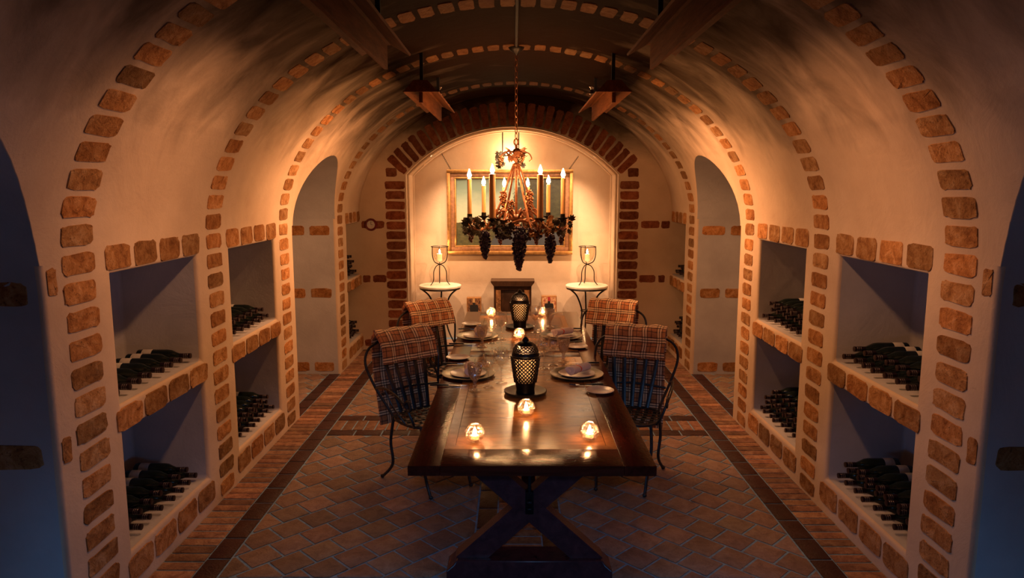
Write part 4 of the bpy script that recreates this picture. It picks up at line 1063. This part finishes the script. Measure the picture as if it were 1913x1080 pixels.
# small carved cabinet
cb = empty('carved_cabinet', (-0.015, 8.90, 0), 0, 'small dark carved wooden cabinet standing at the alcove wall behind the far table end', 'cabinet')
m = MB(); m.box(-0.235, 0.235, 0.10, 0.14, 0.0, 0.72); m.box(-0.235, -0.21, -0.10, 0.12, 0.0, 0.72); m.box(0.21, 0.235, -0.10, 0.12, 0.0, 0.72); m.box(-0.21, 0.21, -0.06, 0.12, 0.02, 0.06); m.box(-0.21, 0.21, -0.10, 0.12, 0.67, 0.72); m.build('body', 'cabinet_wood', cb)
m = MB(); m.prism([(-0.235, 0.72), (0.235, 0.72), (0.27, 0.765), (0.275, 0.785), (-0.275, 0.785), (-0.27, 0.765)], -0.14, 0.16, 'y'); m.build('cornice', 'cabinet_wood', cb)
m = MB(); m.box(-0.15, 0.15, -0.06, -0.045, 0.06, 0.67, 0.003); m.build('door', 'cabinet_wood', cb)
for s in (-1, 1):
    m = MB(); m.box(s*0.18-0.032, s*0.18+0.032, -0.095, -0.06, 0.02, 0.67, 0.003)
    for k in range(46): m.ball((s*0.18+random.uniform(-.022, .022), -0.097, 0.06+k*0.0115), random.uniform(.006, .011), 6, 4)
    m.build('carved_pillar', 'leaf_copper', cb)['label'] = 'pillar carved with leaves'
# printed wine boxes
for nm, x0, x1, z1, mt, lab in (('left', -0.60, -0.415, 0.555, 'print_cork', 'upright narrow box printed with a dark bottle and pale cork, left of the cabinet'), ('right', 0.35, 0.545, 0.575, 'print_red', 'upright narrow box printed in red and gold with a bottle, right of the cabinet')):
    r = empty('printed_box', ((x0+x1)/2, 8.96, 0), 0, lab, 'box', 'printed boxes in the alcove'); w = (x1-x0)/2
    m = MB(); m.box(-w, w, -0.05, 0.06, 0, z1, 0.003); m.build('box_body', 'inlay_band', r)
    m = MB(); y = -0.0525; m.add([(-w+.012, y, z1-0.30), (w-.012, y, z1-0.30), (w-.012, y, z1-.012), (-w+.012, y, z1-.012), (-w+.012, y+.002, z1-0.30), (w-.012, y+.002, z1-0.30), (w-.012, y+.002, z1-.012), (-w+.012, y+.002, z1-.012)], [(0, 1, 2, 3), (4, 7, 6, 5), (0, 4, 5, 1), (1, 5, 6, 2), (2, 6, 7, 3), (3, 7, 4, 0)])
    m.build('printed_front', mt, r, smooth=False, uvf=lambda i: [(0, 0), (1, 0), (1, 1), (0, 1)][i % 4])
# round gauge on the end wall
g = empty('wall_thermometer', (-1.685, YE, 1.505), 0, 'round dial with dark red rim on the end wall left of the brick pier', 'thermometer')
m = MB(); m.M = Matrix.Rotation(PI/2, 4, 'X'); m.lathe([(0.070, 0.0), (0.074, 0.012), (0.066, 0.028), (0.050, 0.026), (0.048, 0.012)], 28); m.build('rim', 'red_rim', g)
m = MB(); m.M = Matrix.Rotation(PI/2, 4, 'X'); m.lathe([(0.049, 0.013), (0.049, 0.016), (0.001, 0.016)], 28)
m.build('dial_face', 'dial', g)
m = MB(); m.box(-0.002, 0.002, -0.020, -0.018, -0.005, 0.034); m.box(-0.002, 0.024, -0.020, -0.018, -0.002, 0.002); m.build('pointer', 'dark_metal', g)

# ------------------------------------------------------------------ wine bottles
def make_bottle():
    r = empty('wine_bottle'); N = 14
    # axis along +x (neck at +x), origin at base centre lying on its side: centre at z=0.038
    def rx(m): m.M = Matrix.Translation((0, 0, 0.038)) @ Matrix.Rotation(PI/2, 4, 'Y')
    m = MB(); rx(m); m.lathe([(0.028, 0.002), (0.035, 0.0), (0.0375, 0.006), (0.0375, 0.165), (0.034, 0.190), (0.022, 0.215), (0.0145, 0.235), (0.0135, 0.295), (0.001, 0.295)], N); m.build('glass_body', 'bottle_glass', r)
    m = MB(); rx(m); m.lathe([(0.0378, 0.030), (0.0382, 0.031), (0.0382, 0.085), (0.0378, 0.086)], N, cap=False); m.build('label_band', 'bottle_label', r)['label'] = 'pale paper label'
    m = MB(); rx(m); m.lathe([(0.0140, 0.238), (0.0150, 0.240), (0.0150, 0.288), (0.0155, 0.292), (0.0155, 0.300), (0.001, 0.301)], N)
    cap = m.build('neck_capsule', 'capsule_foil', r)
    m = MB(); rx(m)
    for z in (0.262, 0.272, 0.282): m.lathe([(0.0150, z), (0.0157, z+0.001), (0.0157, z+0.004), (0.0150, z+0.005)], N, cap=False)
    m.build('foil_rings', 'foil_ring', cap)
    return r
bt = make_bottle(); first = True
ORD = ['first', 'second', 'third', 'fourth', 'fifth', 'sixth', 'seventh', 'eighth', 'ninth']
ROWN = ['bottom', 'second', 'third', 'fourth']
BAYN = ['nearest', 'middle', 'far']
STK = {(-1, 0, 1): [8], (-1, 0, 0): [8, 7], (-1, 1, 1): [8, 7], (-1, 1, 0): [8, 7, 6], (-1, 2, 1): [7, 6, 5, 4], (-1, 2, 0): [7, 6, 5],
       (1, 0, 1): [8, 7], (1, 0, 0): [8, 7, 6], (1, 1, 1): [8, 7, 6], (1, 1, 0): [8, 7, 6, 5], (1, 2, 1): [7, 6], (1, 2, 0): [7, 6, 5, 4]}
for (sd, bi, ni), rows in STK.items():
    a, b = BAYS[bi]; z0 = NZ[ni][0]+0.004; span = (b-0.055)-(a+0.055); n0 = rows[0]; pt = span/(n0-1)
    pt = min(pt, 0.108); start = a+0.055+(span-pt*(n0-1))*0.5
    dz = math.sqrt(max(0.0004, 0.0775**2-(pt/2)**2))
    for ri, n in enumerate(rows):
        for k in range(n):
            o = bt if first else copy_tree(bt); first = False
            y = start+pt*(k+ri*0.5); out = random.uniform(-0.012, 0.012)
            base = (XL-NDEPTH+0.115+out) if sd < 0 else (XR+NDEPTH-0.115-out)
            o.location = (base-(0.0 if ri % 2 == 0 else (0.03 if sd < 0 else -0.03))*1.0, y, z0+ri*dz)
            o.rotation_euler = (0, 0, (0 if sd < 0 else PI)+random.uniform(-.02, .02))
            g = 'wine bottles in the %s %s niche of the %s wall' % (BAYN[bi], 'upper' if ni else 'lower', 'left' if sd < 0 else 'right')
            o['group'] = g; o['category'] = 'bottle'
            o['label'] = 'dark bottle lying %s from the front in the %s row, %s %s niche, %s wall' % (ORD[k], ROWN[ri], BAYN[bi], 'upper' if ni else 'lower', 'left' if sd < 0 else 'right')
